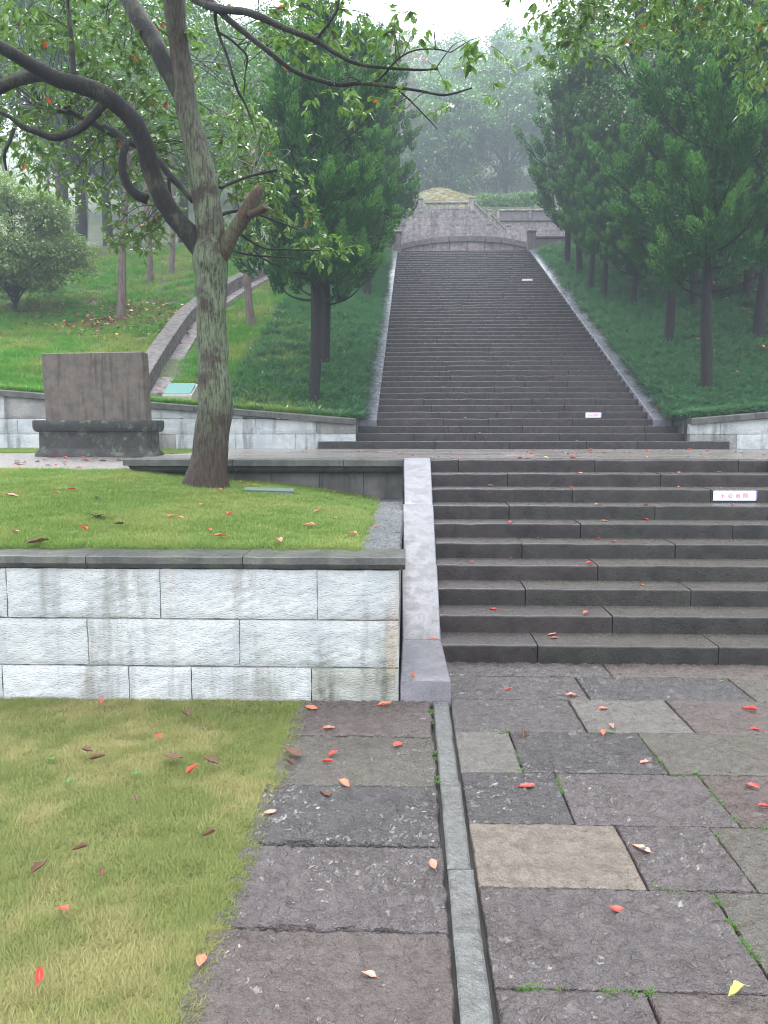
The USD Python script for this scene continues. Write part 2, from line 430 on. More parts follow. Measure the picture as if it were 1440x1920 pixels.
def slab(poly, z0, z1, res=.06, amp=.004, edge=.006, seed=0, bevel=.008, hewn=0.0):
    """A paving stone: corners poly (4, ccw, x y), uneven worn top, chipped arris, sides down to z0."""
    a, b, c, d = [np.array(q, float) for q in poly]
    nu = max(4, int(np.linalg.norm(b - a) / res) + 2)
    nv = max(4, int(np.linalg.norm(d - a) / res) + 2)
    wu = np.hypot(*(b - a))
    wv = np.hypot(*(d - a))
    u = np.r_[0, min(.3, bevel / wu), np.linspace(0, 1, nu)[1:-1], max(.7, 1 - bevel / wu), 1]
    v = np.r_[0, min(.3, bevel / wv), np.linspace(0, 1, nv)[1:-1], max(.7, 1 - bevel / wv), 1]
    U, V = np.meshgrid(u, v, indexing='ij')
    P = (1 - U)[..., None] * ((1 - V)[..., None] * a + V[..., None] * d) + U[..., None] * ((1 - V)[..., None] * b + V[..., None] * c)
    ctr = (a + b + c + d) / 4
    q = np.dstack([P, np.full(U.shape, z1)])
    rim = np.minimum(np.minimum(U, 1 - U) * wu, np.minimum(V, 1 - V) * wv)
    chip = meshkit.noise(np.dstack([P * 14, np.full(U.shape, seed * 7.3)]), seed)
    inset = np.where(rim < .012, edge * (chip - .3) * 2, 0)
    dirn = ctr - P
    dirn /= np.linalg.norm(dirn, axis=-1, keepdims=True) + 1e-9
    q[..., :2] += dirn * inset[..., None]
    q[..., 2] += amp * 2 * (meshkit.fbm(np.dstack([P * 5, np.full(U.shape, seed * 3.1)]), 3, seed) - .5)
    if hewn:                                    # chisel pits a few centimetres across, some standing full of water
        w3 = np.dstack([P * [36, 50], np.full(U.shape, seed * 5.7)])
        pit = .62 * meshkit.noise(w3, seed + 2) + .38 * meshkit.noise(w3 * 2.1 + 9.1, seed + 4) - .5
        pool = meshkit.noise(np.dstack([P * 4.5, np.full(U.shape, seed * 2.2)]), seed + 6) * .34 - .30
        q[..., 2] += hewn * np.maximum(pit, pool) * np.clip(rim / .02, 0, 1)
    q[..., 2] -= np.where(rim < 1e-6, bevel * (.6 + .8 * chip), 0)
    n0, n1 = U.shape
    top = q.reshape(-1, 3)
    F = [grid_faces(n0, n1)]
    ring = np.r_[np.arange(n0) * n1, (n0 - 1) * n1 + np.arange(1, n1), (np.arange(n0 - 2, -1, -1)) * n1 + n1 - 1, np.arange(n1 - 2, 0, -1)]
    low = top[ring].copy()
    low[:, 2] = z0
    k = len(ring)
    r1 = len(top) + np.arange(k)
    F.append(tris(np.stack([ring, r1, np.roll(r1, -1), np.roll(ring, -1)], 1)))
    return np.vstack([top, low]), np.vstack(F)


def step_block(x0, x1, y0, y1, z0, z1, res=.08, wear=.006, seed=0, shear=0.0):
    """A long step stone with a worn, wavy nosing."""
    n = max(2, int((x1 - x0) / res) + 1)
    x = np.linspace(x0, x1, n)
    prof = np.array([(y0, z0), (y0, z0 + (z1 - z0) * .5), (y0, z1 - .016), (y0 + .004, z1 - .006), (y0 + .012, z1 - .0015), (y0 + .03, z1), (y1, z1), (y1, z0)])
    k = len(prof)
    P = np.zeros((n, k, 3))
    P[..., 0] = x[:, None]
    P[..., 1:] = prof
    w = meshkit.fbm(np.stack([x * 5, np.full(n, y0 * 3.3), np.full(n, seed)], 1), 3, seed) - .5
    w2 = meshkit.fbm(np.stack([x * 17, np.full(n, y0 * 9.3), np.full(n, seed + 5)], 1), 2, seed) - .5
    for i in range(2, 6):
        P[:, i, 2] -= wear * np.maximum(0, w * 2.0 + w2 + .3)
        P[:, i, 1] += wear * .6 * (w2 + w)
    P[:, 1, 1] += wear * .8 * w2
    e = .004
    P[0, :, 0] += e
    P[-1, :, 0] -= e
    P[..., 0] += shear * (P[..., 1] - 14.7)
    F = [tris(np.stack([(np.arange(n - 1)[:, None] * k + j).ravel(), (np.arange(1, n)[:, None] * k + j).ravel(), (np.arange(1, n)[:, None] * k + (j + 1) % k).ravel(), (np.arange(n - 1)[:, None] * k + (j + 1) % k).ravel()], 1)) for j in range(k)]
    fan = np.array([[0, j, j + 1] for j in range(1, k - 1)])
    F += [fan, fan[:, ::-1] + (n - 1) * k]
    v, f = P.reshape(-1, 3), np.vstack(F)
    return v, f


def hewn_block(x0, x1, y, z0, z1, depth=.25, res=.03, amp=.012, seed=0, slope=(0, 0), pts=None):
    """A wall stone facing -y: bulging pecked face with drafted, uneven margins. slope: rise of the bottom and top edges along x."""
    nx, nz = max(4, int((x1 - x0) / res) + 2), max(4, int((z1 - z0) / res) + 2)
    U, V = np.meshgrid(np.linspace(0, 1, nx), np.linspace(0, 1, nz), indexing='ij')
    X = x0 + (x1 - x0) * U
    b = z0 + slope[0] * (X - x0)
    t = z1 + slope[1] * (X - x0)
    Z = b + (t - b) * V
    rim = np.minimum(np.minimum(U, 1 - U) * (x1 - x0), np.minimum(V, 1 - V) * (z1 - z0))
    N = np.dstack([X, np.full(X.shape, seed * 1.7), Z])
    bul = np.clip(rim / .03, 0, 1)
    h = amp * (.35 + .65 * meshkit.fbm(N * 9, 3, seed)) * bul + amp * .95 * (meshkit.noise(N * np.array([24, 38, 52]), seed + 3) - .5) * bul
    j = (meshkit.noise(N * 13, seed + 9) - .5) * .008
    edge = rim < 1e-6
    P = np.dstack([X + np.where(edge, j, 0), y - h, Z + np.where(edge, j[::-1], 0)])
    top = P.reshape(-1, 3)
    F = [grid_faces(nx, nz)]
    ring = np.r_[np.arange(nx) * nz, (nx - 1) * nz + np.arange(1, nz), (np.arange(nx - 2, -1, -1)) * nz + nz - 1, np.arange(nz - 2, 0, -1)]
    back = top[ring].copy()
    back[:, 1] = y + depth
    k = len(ring)
    r1 = len(top) + np.arange(k)
    F.append(tris(np.stack([ring, r1, np.roll(r1, -1), np.roll(ring, -1)], 1)))
    return np.vstack([top, back]), np.vstack(F)


def sweep(profile, x0, x1, n=2, fz=None, fy=None, wear=0.0, seed=0):
    """profile: closed (y, z) outline swept along x; fz(x), fy(x) shift it."""
    x = np.linspace(x0, x1, n)
    k = len(profile)
    P = np.zeros((n, k, 3))
    P[..., 0] = x[:, None]
    P[..., 1:] = np.asarray(profile)
    if fz is not None:
        P[..., 2] += fz(x)[:, None]
    if fy is not None:
        P[..., 1] += fy(x)[:, None]
    if wear:
        P[..., 1] += wear * (meshkit.noise(P * 9, seed) - .5)
        P[..., 2] += wear * (meshkit.noise(P * 11, seed + 1) - .5)
    F = [tris(np.stack([(np.arange(n - 1) * k + j), (np.arange(1, n) * k + j), (np.arange(1, n) * k + (j + 1) % k), (np.arange(n - 1) * k + (j + 1) % k)], 1)) for j in range(k)]
    tv, fan = trimesh.creation.triangulate_polygon(Polygon(profile), engine='earcut')
    near_ = np.argmin(np.linalg.norm(np.asarray(tv)[:, None] - np.asarray(profile)[None], axis=2), axis=1)
    fan = near_[np.asarray(fan)]
    F += [fan, fan[:, ::-1] + (n - 1) * k]
    v, f = P.reshape(-1, 3), np.vstack(F)
    m = trimesh.Trimesh(v, f, process=False)
    trimesh.repair.fix_normals(m)
    return np.array(m.vertices), np.array(m.faces)


def smooth_path(pts, n):
    """Catmull-Rom through pts (rows may hold radius too)."""
    p = np.asarray(pts, float)
    p = np.vstack([2 * p[0] - p[1], p, 2 * p[-1] - p[-2]])
    t = np.linspace(0, len(p) - 3 - 1e-9, n)
    i = t.astype(int)
    u = (t - i)[:, None]
    a, b, c, d = p[i], p[i + 1], p[i + 2], p[i + 3]
    return .5 * (2 * b + (c - a) * u + (2 * a - 5 * b + 4 * c - d) * u ** 2 + (3 * b - a - 3 * c + d) * u ** 3)


def tube(pts, r, sides=8, lump=0.0, seed=0, caps=True, freq=6.0):
    p = np.asarray(pts, float)
    r = np.broadcast_to(np.asarray(r, float), (len(p),))
    t = np.gradient(p, axis=0)
    t /= np.linalg.norm(t, axis=1, keepdims=True) + 1e-12
    ref = np.array([.31, .95, .05])
    a = np.cross(t, ref)
    a /= np.linalg.norm(a, axis=1, keepdims=True) + 1e-9
    b = np.cross(t, a)
    ang = np.arange(sides) * 2 * np.pi / sides
    off = np.cos(ang)[None, :, None] * a[:, None] + np.sin(ang)[None, :, None] * b[:, None]
    v = p[:, None] + r[:, None, None] * off
    if lump:
        v = v + off * (r[:, None] * lump * 2 * (meshkit.fbm(v * freq * np.array([1, 1, .35]), 3, seed) - .5))[..., None]
    n = len(p)
    f = grid_faces_wrap(n, sides)
    v = v.reshape(-1, 3)
    if caps:
        v = np.vstack([v, p[0], p[-1]])
        k = np.arange(sides)
        f = np.vstack([f, np.stack([np.full(sides, n * sides), (k + 1) % sides, k], 1), np.stack([np.full(sides, n * sides + 1), (n - 1) * sides + k, (n - 1) * sides + (k + 1) % sides], 1)])
    return v, f


def grid_faces_wrap(n, s):
    i, j = np.meshgrid(np.arange(n - 1), np.arange(s), indexing='ij')
    q = np.stack([i * s + j, i * s + (j + 1) % s, (i + 1) * s + (j + 1) % s, (i + 1) * s + j], -1).reshape(-1, 4)
    return tris(q)


def unit(v):
    return v / (np.linalg.norm(v, axis=-1, keepdims=True) + 1e-9)


# leaf outlines: along x, width along y, normal z
LEAF_NEAR = (np.array([(0, 0, 0), (.25, .2, .03), (.25, 0, -.03), (.25, -.2, .03), (.6, .19, .0), (.6, 0, -.06), (.6, -.19, .0), (1, 0, -.12)]),
             np.array([(0, 2, 1), (0, 3, 2), (1, 2, 5), (1, 5, 4), (2, 3, 6), (2, 6, 5), (4, 5, 7), (5, 6, 7)]))
LEAF_FAR = (np.array([(0, 0, 0), (.45, .27, .02), (.45, -.27, .02), (1, 0, -.06)]), np.array([(0, 2, 1), (1, 2, 3)]))
SPRIG = (np.array([(0, 0, 0), (.45, .17, .02), (.45, -.17, .02), (1, 0, .08)]), np.array([(0, 2, 1), (1, 2, 3)]))
BLADE = (np.array([(0, .03, 0), (0, -.03, 0), (.55, .024, .0), (.55, -.024, .0), (1, 0, -.02)]), np.array([(0, 1, 3), (0, 3, 2), (2, 3, 4)]))


def scatter(tpl, pos, d, nrm, size, width=1.0):
    """One copy of tpl at each pos along direction d with normal nrm."""
    tv, tf = tpl
    d = unit(np.asarray(d, float))
    s = unit(np.cross(nrm, d))
    n = np.cross(d, s)
    size = np.broadcast_to(np.asarray(size, float), (len(pos),))
    w = np.broadcast_to(np.asarray(width, float), (len(pos),)) * size
    v = pos[:, None] + size[:, None, None] * (tv[None, :, :1] * d[:, None] + tv[None, :, 2:] * n[:, None]) + w[:, None, None] * tv[None, :, 1:2] * s[:, None]
    f = tf[None] + (np.arange(len(pos)) * len(tv))[:, None, None]
    return v.reshape(-1, 3), f.reshape(-1, 3)


def arc_blades(pos, az, length, lean, width, rg, seg=4):
    """Grass or lily-turf blades: ribbons that rise and bend over. Each blade an island."""
    n = len(pos)
    t = np.linspace(0, 1, seg + 1)
    out = np.stack([np.cos(az), np.sin(az), 0 * az], 1)
    side = np.stack([-np.sin(az), np.cos(az), 0 * az], 1)
    L = length[:, None]
    hor = L * lean[:, None] * (.25 * t + .75 * t ** 2)
    up = L * (t * np.sqrt(np.maximum(.05, 1 - lean[:, None] ** 2 * .6)) - lean[:, None] * .55 * t ** 2.4)
    w = width[:, None] * np.where(t < .99, 1 - .45 * t, .08)
    c = pos[:, None] + hor[..., None] * out[:, None] + up[..., None] * np.array([0, 0, 1.0])
    a, b = c + w[..., None] * side[:, None] / 2, c - w[..., None] * side[:, None] / 2
    v = np.stack([a, b], 2).reshape(n, -1, 3)
    f = np.vstack([[(2 * i, 2 * i + 1, 2 * i + 3), (2 * i, 2 * i + 3, 2 * i + 2)] for i in range(seg)])
    return v.reshape(-1, 3), (f[None] + (np.arange(n) * 2 * (seg + 1))[:, None, None]).reshape(-1, 3)


# ------------------------------------------------------------------ levels of the place
RISE, TREAD, Y0 = 0.1375, 0.35, 5.56
LAND = 1.375                                   # landing
RISE2, TREAD2, Y1, NSTEP = 0.137, 0.335, 13.75, 54
SHEAR = 0.0085
YT, ZT = Y1 + 53 * TREAD2, LAND + 54 * RISE2   # head of the long flight


def nose2(Y):
    return LAND + RISE2 * (1 + (Y - Y1) / TREAD2)


def cap_left(X):
    return 1.915 + .081 * np.clip(-.95 - X, 0, 14)


def cap_right(X):
    return 1.915 + .085 * np.clip(X - 4.95, 0, 14)


PLAT = 14.55                                   # plateau of the mound


def terrain(X, Y):
    """Height of the hillside behind the wing walls."""
    X, Y = np.asarray(X, float), np.asarray(Y, float)
    zc = np.where(X < 2, cap_left(X), cap_right(X)) - .03
    d = Y - 14.55
    z = zc + .405 * np.clip(d, 0, 17.1) + .24 * np.clip(d - 17.1, 0, 200) + .20 * np.clip(Y - 64, 0, 110)
    z = z + .45 * np.clip(X - 8.5, 0, 14) * np.clip(d / 4, 0, 1) * np.clip((75 - Y) / 30, 0, 1) - .10 * np.clip(-X - 5.5, 0, 30) * np.clip(d / 8, 0, 1) * np.clip((70 - Y) / 30, 0, 1)
    z = z + .5 * (meshkit.fbm(np.stack([X * .25, Y * .25, 0 * X], -1), 3, 3) - .5) * np.clip(d / 2, 0, 1) * np.clip(np.maximum(-.93 - X, X - 4.9) / 3, 0, 1)
    terr = (X > -5.2) & (X < 18) & (Y > YT + .1) & (Y < 64)
    z = np.where(terr, np.where(Y < 46.35, ZT - .06, PLAT), z)
    stair = ((X > -.80) & (X < 4.76) & (Y < YT + .2)) | ((X > -.95) & (X < 4.93) & (Y < 14.7))
    return np.where(stair, z - .9, z)


def lawn_z(X, Y):
    """Height of the upper lawn and of the ground round the stele."""
    X, Y = np.asarray(X, float), np.asarray(Y, float)
    back = np.interp(-X, [.3, .41, 1.03, 1.65, 3.2, 5, 12], [.89, .91, 1.03, 1.09, 1.24, 1.25, 1.25])
    a = np.clip((Y - 5.0) / 3.95, 0, 1)
    z = .915 + (back - .915) * (a ** .9)
    z = z + np.where(Y > 8.95, (1.36 - 1.25) * np.clip((Y - 11) / 2.8, 0, 1), 0)
    return z + .03 * (meshkit.fbm(np.stack([X * 1.3, Y * 1.3, 0 * X], -1), 3, 8) - .5) * np.clip((Y - 5.0) / .5, 0, 1)


def on_ground(px, py, f=None, y0=14.2, y1=60):
    f = f or terrain
    r = ray(px, py)
    Y = np.linspace(y0, y1, 3000)
    P = EYE + r * (Y / r[1])[:, None]
    k = np.nonzero(P[:, 2] < f(P[:, 0], P[:, 1]))[0]
    return P[k[0]] if len(k) else P[-1]


def height_mesh(xs, ys, f):
    X, Y = np.meshgrid(xs, ys, indexing='ij')
    return np.stack([X, Y, f(X, Y)], -1).reshape(-1, 3), grid_faces(len(xs), len(ys))


# ------------------------------------------------------------------ ground
def flat(x0, x1, y0, y1, z):
    return np.array([(x0, y0, z), (x1, y0, z), (x1, y1, z), (x0, y1, z)], float), np.array([(0, 1, 2), (0, 2, 3)])


part('ground', flat(-190, 190, -60, 200, -.12), 'soil', kind='structure')
xs, ys = np.linspace(-9, -.66, 90), np.linspace(-1.5, 4.8, 60)
part('lawn_soil', height_mesh(xs, ys, lambda X, Y: -.028 + .03 * meshkit.fbm(np.stack([X * 2, Y * 2, 0 * X], -1), 3, 5)), 'soil', smooth=True, kind='structure')
part('terrace_soil', height_mesh(np.linspace(-10, -.29, 110), np.linspace(4.98, 13.85, 90), lambda X, Y: lawn_z(X, Y) - .012), 'soil', smooth=True, kind='structure')
xs = np.r_[np.linspace(-40, -12, 40), np.linspace(-11.7, -.92, 60), -.66, .5, 2, 3.5, 4.62, np.linspace(4.9, 14, 50), np.linspace(14.5, 40, 40)]
part('hillside', height_mesh(xs, np.linspace(14.0, YT + .05, 90), terrain), 'hill_ground', smooth=True, kind='structure')
part('hill', height_mesh(np.linspace(-130, 130, 170), np.r_[YT + .02, np.linspace(YT + .2, 64.1, 60), np.linspace(65, 198, 64)], terrain), 'hill_ground', smooth=True, kind='structure')

# pavement: every stone a part
pave = thing('pavement', kind='structure')
part('bedding', flat(-.9, 6, -1.5, 5.6, -.045), 'dark_gap', pave)
rows = [
    (5.257, 5.585, [.266, 1.42, 2.62, 3.9], ['paving_grey', 'paving_brown', 'paving_purple']),
    (4.803, 5.257, [.266, 1.16, 2.20, 3.3, 4.4], ['paving_grey', 'paving_slate', 'paving_mossy', 'paving_grey']),
    (4.263, 4.803, [.266, 1.02, 1.63, 2.6, 3.7], ['paving_grey', 'paving_pale', 'paving_brown', 'paving_grey']),
    (3.728, 4.263, [.266, .58, 1.30, 2.3, 3.4], ['paving_pale', 'paving_slate', 'paving_mossy', 'paving_grey']),
    (3.219, 3.728, [.266, .73, 1.44, 2.4, 3.3], ['paving_slate', 'paving_purple', 'paving_rust', 'paving_brown']),
    (2.746, 3.219, [.266, .90, 1.30, 2.1, 3.0], ['paving_tan', 'paving_purple', 'paving_mossy', 'paving_grey']),
    (2.219, 2.746, [.266, 1.13, 1.9, 2.9], ['paving_purple', 'paving_mossy', 'paving_brown']),
    (1.60, 2.219, [.266, .73, 1.5, 2.4], ['paving_purple', 'paving_brown', 'paving_purple']),
    (1.0, 1.60, [.266, 1.1, 2.0], ['paving_brown', 'paving_grey']),
]
k = 0
for y0, y1, xj, ms in rows:
    for i, m in enumerate(ms):
        gap = .0025
        s1, s2 = rng.uniform(-.004, .004, 2)
        z = rng.uniform(-.004, .004)
        part('slab', slab([(xj[i] + gap, y0 + gap), (xj[i + 1] - gap + s1 * .5, y0 + gap), (xj[i + 1] - gap + s1, y1 - gap), (xj[i] + gap + s2 * (i > 0), y1 - gap)], -.07, z, res=.0135 if y0 < 3.5 else .018, edge=.0035, bevel=.005, seed=k, hewn=.042 * (1.15 if m in ('paving_slate', 'paving_purple') else .8)), m, pave, smooth=60)
        k += 1
yj = [4.735, 4.163, 3.559, 3.023, 2.481, 1.86, 1.2]
for i, m in enumerate(['paving_brown', 'paving_mossy', 'paving_slate', 'paving_purple', 'paving_brown', 'paving_purple']):
    part('slab', slab([(-.69, yj[i + 1] + .005), (.146, yj[i + 1] + .004), (.146, yj[i] - .004), (-.69, yj[i] - .005)], -.07, rng.uniform(-.003, .004), res=.0135 if i > 1 else .018, amp=.005, edge=.009, seed=60 + i, hewn=.042), m, pave, smooth=60)
yk = [4.735, 3.621, 2.859, 1.95, 1.1]
for i in range(4):
    part('kerb', slab([(.156, yk[i + 1] + .003), (.250, yk[i + 1] + .003), (.257, yk[i] - .003), (.158, yk[i] - .003)], -.07, .006, res=.014, amp=.003, edge=.006, seed=80 + i, hewn=.010), 'kerb_stone', pave, smooth=35)

# ------------------------------------------------------------------ front retaining wall of the upper lawn
YW = 4.746
rw = thing('retaining_wall', 'white rough-hewn stone retaining wall with dark coping along the lower lawn', 'wall')
part('core', box(-8, -.075, YW + .016, YW + .3, -.1, .83, .005), 'mortar', rw)
courses = [(.517, .833, [-4.6, -3.6, -2.55, -1.565, -.57, -.056]), (.210, .511, [-4.1, -3.05, -2.04, -1.067, -.056]), (-.1, .205, [-4.4, -3.5, -2.6, -1.78, -1.378, -.61, -.056])]
for ci, (z0, z1, xj) in enumerate(courses):
    for i in range(len(xj) - 1):
        last = ci == 2 and i >= len(xj) - 2
        part('stone_block', hewn_block(xj[i] + .003, xj[i + 1] - .003, YW + (.012 if ci < 2 else .0), z0, z1 - .003, .2, .02, .014, seed=ci * 20 + i), 'wall_white_mossy' if last else 'wall_white', rw, smooth=50)
xj = [-5, -4, -3.0, -2.02, -1.03, -.014]
for i in range(5):
    prof = [(4.722 + (i % 2) * .004, .872), (4.728, .912), (4.738, .919), (5.06, .921), (5.06, .836), (4.762, .836)]
    part('coping_stone', sweep(prof, xj[i] + .003, xj[i + 1] - .003, 22, wear=.006, seed=i), 'coping_stone', rw, smooth=35)
ys_ = [5.064, 5.9, 6.75, 7.6, 8.42, 8.93]
for i in range(5):
    part('coping_stone', slab([(-.335, ys_[i] + .002), (-.05, ys_[i] + .002), (-.05, ys_[i + 1] - .002), (-.335, ys_[i + 1] - .002)], .8, .918, res=.016, amp=.003, seed=100 + i, hewn=.04), 'strip_pecked', rw, smooth=35)
part('side_wall', box(-.3, -.06, 5.0, 8.9, -.1, .8, .01), 'landing_wall', rw)

# ------------------------------------------------------------------ lower flight
st = thing('staircase', 'dark wet stone steps of ten risers with a pale sloping side slab', 'staircase')
J = {10: [.56, 2.08, 3.66], 9: [1.07, 2.7], 8: [1.69, 3.1], 7: [1.0, 2.43], 6: [1.63, 3.05], 5: [1.03, 2.40], 4: [1.63, 3.3], 3: [.96, 2.3], 2: [1.58, 3.2], 1: [.95, 2.26]}
XR = 4.0
for kk in range(1, 11):
    ends = [.245] + J[kk] + [XR]
    for i in range(len(ends) - 1):
        y0 = Y0 + (kk - 1) * TREAD
        jz = rng.uniform(-.003, .002)
        jy = rng.uniform(-.004, .004)
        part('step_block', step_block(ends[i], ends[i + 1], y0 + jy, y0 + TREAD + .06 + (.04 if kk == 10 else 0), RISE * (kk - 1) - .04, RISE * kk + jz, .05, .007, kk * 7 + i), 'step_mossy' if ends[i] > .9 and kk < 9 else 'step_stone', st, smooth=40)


def sloped(x0, x1, x2, x3, ya, yb, za, zb, thick, seed=0, n=10, lump=.004):
    """A slab along y whose top rises from za to zb; x0..x1 wide at ya, x2..x3 at yb."""
    prof_n = 7
    out = []
    for t in np.linspace(0, 1, n):
        y, z, l, r = ya + (yb - ya) * t, za + (zb - za) * t, x0 + (x2 - x0) * t, x1 + (x3 - x1) * t
        zt = z - (.004 if t in (0, 1) else 0)
        out.append([(l, y, z - thick), (l, y, zt - .007), (l + .007, y, zt), ((l + r) / 2, y, zt + .0015), (r - .007, y, zt), (r, y, zt - .007), (r, y, z - thick)])
    P = np.array(out)
    N = (meshkit.fbm(P * np.array([16, 11, 11]) + seed, 3, seed) - .5)
    P[:, 1:6, 2] += lump * N[:, 1:6]
    P[:, 4:6, 0] -= lump * np.maximum(0, N[:, 4:6])
    k = prof_n
    F = [tris(np.stack([(np.arange(n - 1) * k + j), (np.arange(n - 1) * k + (j + 1) % k), (np.arange(1, n) * k + (j + 1) % k), (np.arange(1, n) * k + j)], 1)) for j in range(k)]
    fan = np.array([[0, j, j + 1] for j in range(1, k - 1)])
    F += [fan[:, ::-1], fan + (n - 1) * k]
    m = trimesh.Trimesh(P.reshape(-1, 3), np.vstack(F), process=False)
    trimesh.repair.fix_normals(m)
    return np.array(m.vertices), np.array(m.faces)


def nose1(Y):
    return RISE + (Y - Y0) * RISE / TREAD + .012


for side in (0, 1):
    f = (lambda x: x) if side == 0 else (lambda x: XR + .245 - x)

    def sl(x0, x1, x2, x3, *a, **k):
        q = [f(x0), f(x1)], [f(x2), f(x3)]
        return sloped(min(q[0]), max(q[0]), min(q[1]), max(q[1]), *a, **k)
    part('ramp_slab', sl(-.045, .272, -.04, .244, 4.74, 5.597, .132, nose1(5.6), .24, seed=1), 'ramp_foot_lit', st, smooth=35, label='nearly level foot slab of the side ramp with a mossy front')
    rj = [5.6, 6.59, 7.66, 8.735]
    for i in range(3):
        part('ramp_slab', sl(-.04, .244, -.055, .249, rj[i] + .003, rj[i + 1], nose1(rj[i]), nose1(rj[i + 1]), .2, seed=5 + i, n=16), 'ramp_stone', st, smooth=35)
    wv = np.array([(f(-.02), 5.6, -.1), (f(.22), 5.6, -.1), (f(-.02), 8.7, -.1), (f(.22), 8.7, -.1), (f(-.02), 5.7, .0), (f(.22), 5.7, .0), (f(-.02), 8.7, 1.2), (f(.22), 8.7, 1.2)])
    h = trimesh.convex.convex_hull(wv)
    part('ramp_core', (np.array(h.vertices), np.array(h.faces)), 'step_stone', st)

# ------------------------------------------------------------------ landing
land = thing('landing', kind='structure')
part('core', box(-3.05, 7.5, 9.05, 14.4, -.1, 1.30, .01), 'dark_gap', land)
yj = [8.76, 9.5, 10.35, 11.2, 12.05, 12.9, 13.8]
for j in range(6):
    x = -3.22 + (0 if j % 2 else -.5)
    while x < 7:
        w = rng.uniform(1.0, 1.5)
        xa, xb = max(x, -3.22), min(x + w, 7.2)
        ya = yj[j] if j or xa < -.06 else 9.12
        ya = max(ya, 9.12) if j == 0 else ya
        if xb - xa > .1:
            part('slab', slab([(xa + .003, ya + .003), (xb - .003, ya + .003), (xb - .003, yj[j + 1] - .003), (xa + .003, yj[j + 1] - .003)], 1.3, LAND + rng.uniform(-.002, .002), res=.12, amp=.003, seed=200 + j * 9 + int(x + 4)), ['landing_wet', 'paving_brown', 'landing_wet'][int(rng.integers(3))], land, smooth=35)
        x += w
xj = [-3.25, -1.99, -.73, -.06]
for i in range(3):
    v, fcs = sweep([(8.705, 1.300), (8.707, 1.366), (8.715, LAND - .001), (9.11, LAND), (9.11, 1.215), (8.86, 1.215), (8.80, 1.232), (8.765, 1.262), (8.75, 1.298)], xj[i] + .003, xj[i + 1] - .003, 16, wear=.004, seed=i)
    if i == 0:
        lo = v[:, 0] < -3.2
        v[lo, 0] += np.interp(-v[lo, 2], [-1.30, -1.298, -1.262, -1.232, -1.215], [0, .045, .06, .095, .155])
    part('cornice_stone', (v, fcs), 'coping_stone', land, smooth=35)
xj = [-3.07, -2.3, -1.6, -1.03, -.52, -.065]
for i in range(5):
    part('wall_block', hewn_block(xj[i] + .003, xj[i + 1] - .003, 8.95, .6, 1.214, .09, .06, .004, seed=140 + i), 'landing_wall', land, smooth=50)

# ------------------------------------------------------------------ long upper flight
lf = thing('staircase', 'long dark stone staircase climbing between two sloping borders to the terrace', 'staircase')
for kk in range(1, NSTEP + 1):
    a, b = {1: (-1.60, 5.62), 2: (-1.26, 5.28), 3: (-.93, 4.93)}.get(kk, (-.60, 4.57))
    nj = 3 if kk > 3 else 4
    cut = np.sort(a + (b - a) * (np.arange(1, nj + 1) / (nj + 1) + rng.uniform(-.1, .1, nj)))
    ends = [a, *cut, b]
    y0 = Y1 + (kk - 1) * TREAD2
    for i in range(len(ends) - 1):
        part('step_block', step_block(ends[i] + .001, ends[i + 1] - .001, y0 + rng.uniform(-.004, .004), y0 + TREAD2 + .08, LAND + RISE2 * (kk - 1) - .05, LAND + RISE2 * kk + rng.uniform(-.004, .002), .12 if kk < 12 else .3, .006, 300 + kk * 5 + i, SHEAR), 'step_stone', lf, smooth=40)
for (xa, xb) in ((-.93, -.602), (4.572, 4.90)):
    y = 14.66
    i = 0
    while y < YT - .1:
        yb = min(y + rng.uniform(1.7, 2.3), YT)
        if YT - yb < .6:
            yb = YT
        s0, s1 = SHEAR * (y - 14.7), SHEAR * (yb - 14.7)
        part('border_slab', sloped(xa + s0, xb + s0, xa + s1, xb + s1, y + .003, yb, nose2(y) + .012, nose2(yb) + .012, .55, seed=20 + i, n=8, lump=.001), 'ramp_stone', lf, smooth=35)
        y = yb
        i += 1

def plate(poly, y0, y1):
    m = trimesh.creation.extrude_polygon(poly, y1 - y0, engine='earcut')
    v = np.array(m.vertices)
    v = np.stack([v[:, 0], y1 - v[:, 2], v[:, 1]], 1)
    m = trimesh.Trimesh(v, m.faces, process=False)
    trimesh.repair.fix_normals(m)
    return np.array(m.vertices), np.array(m.faces)



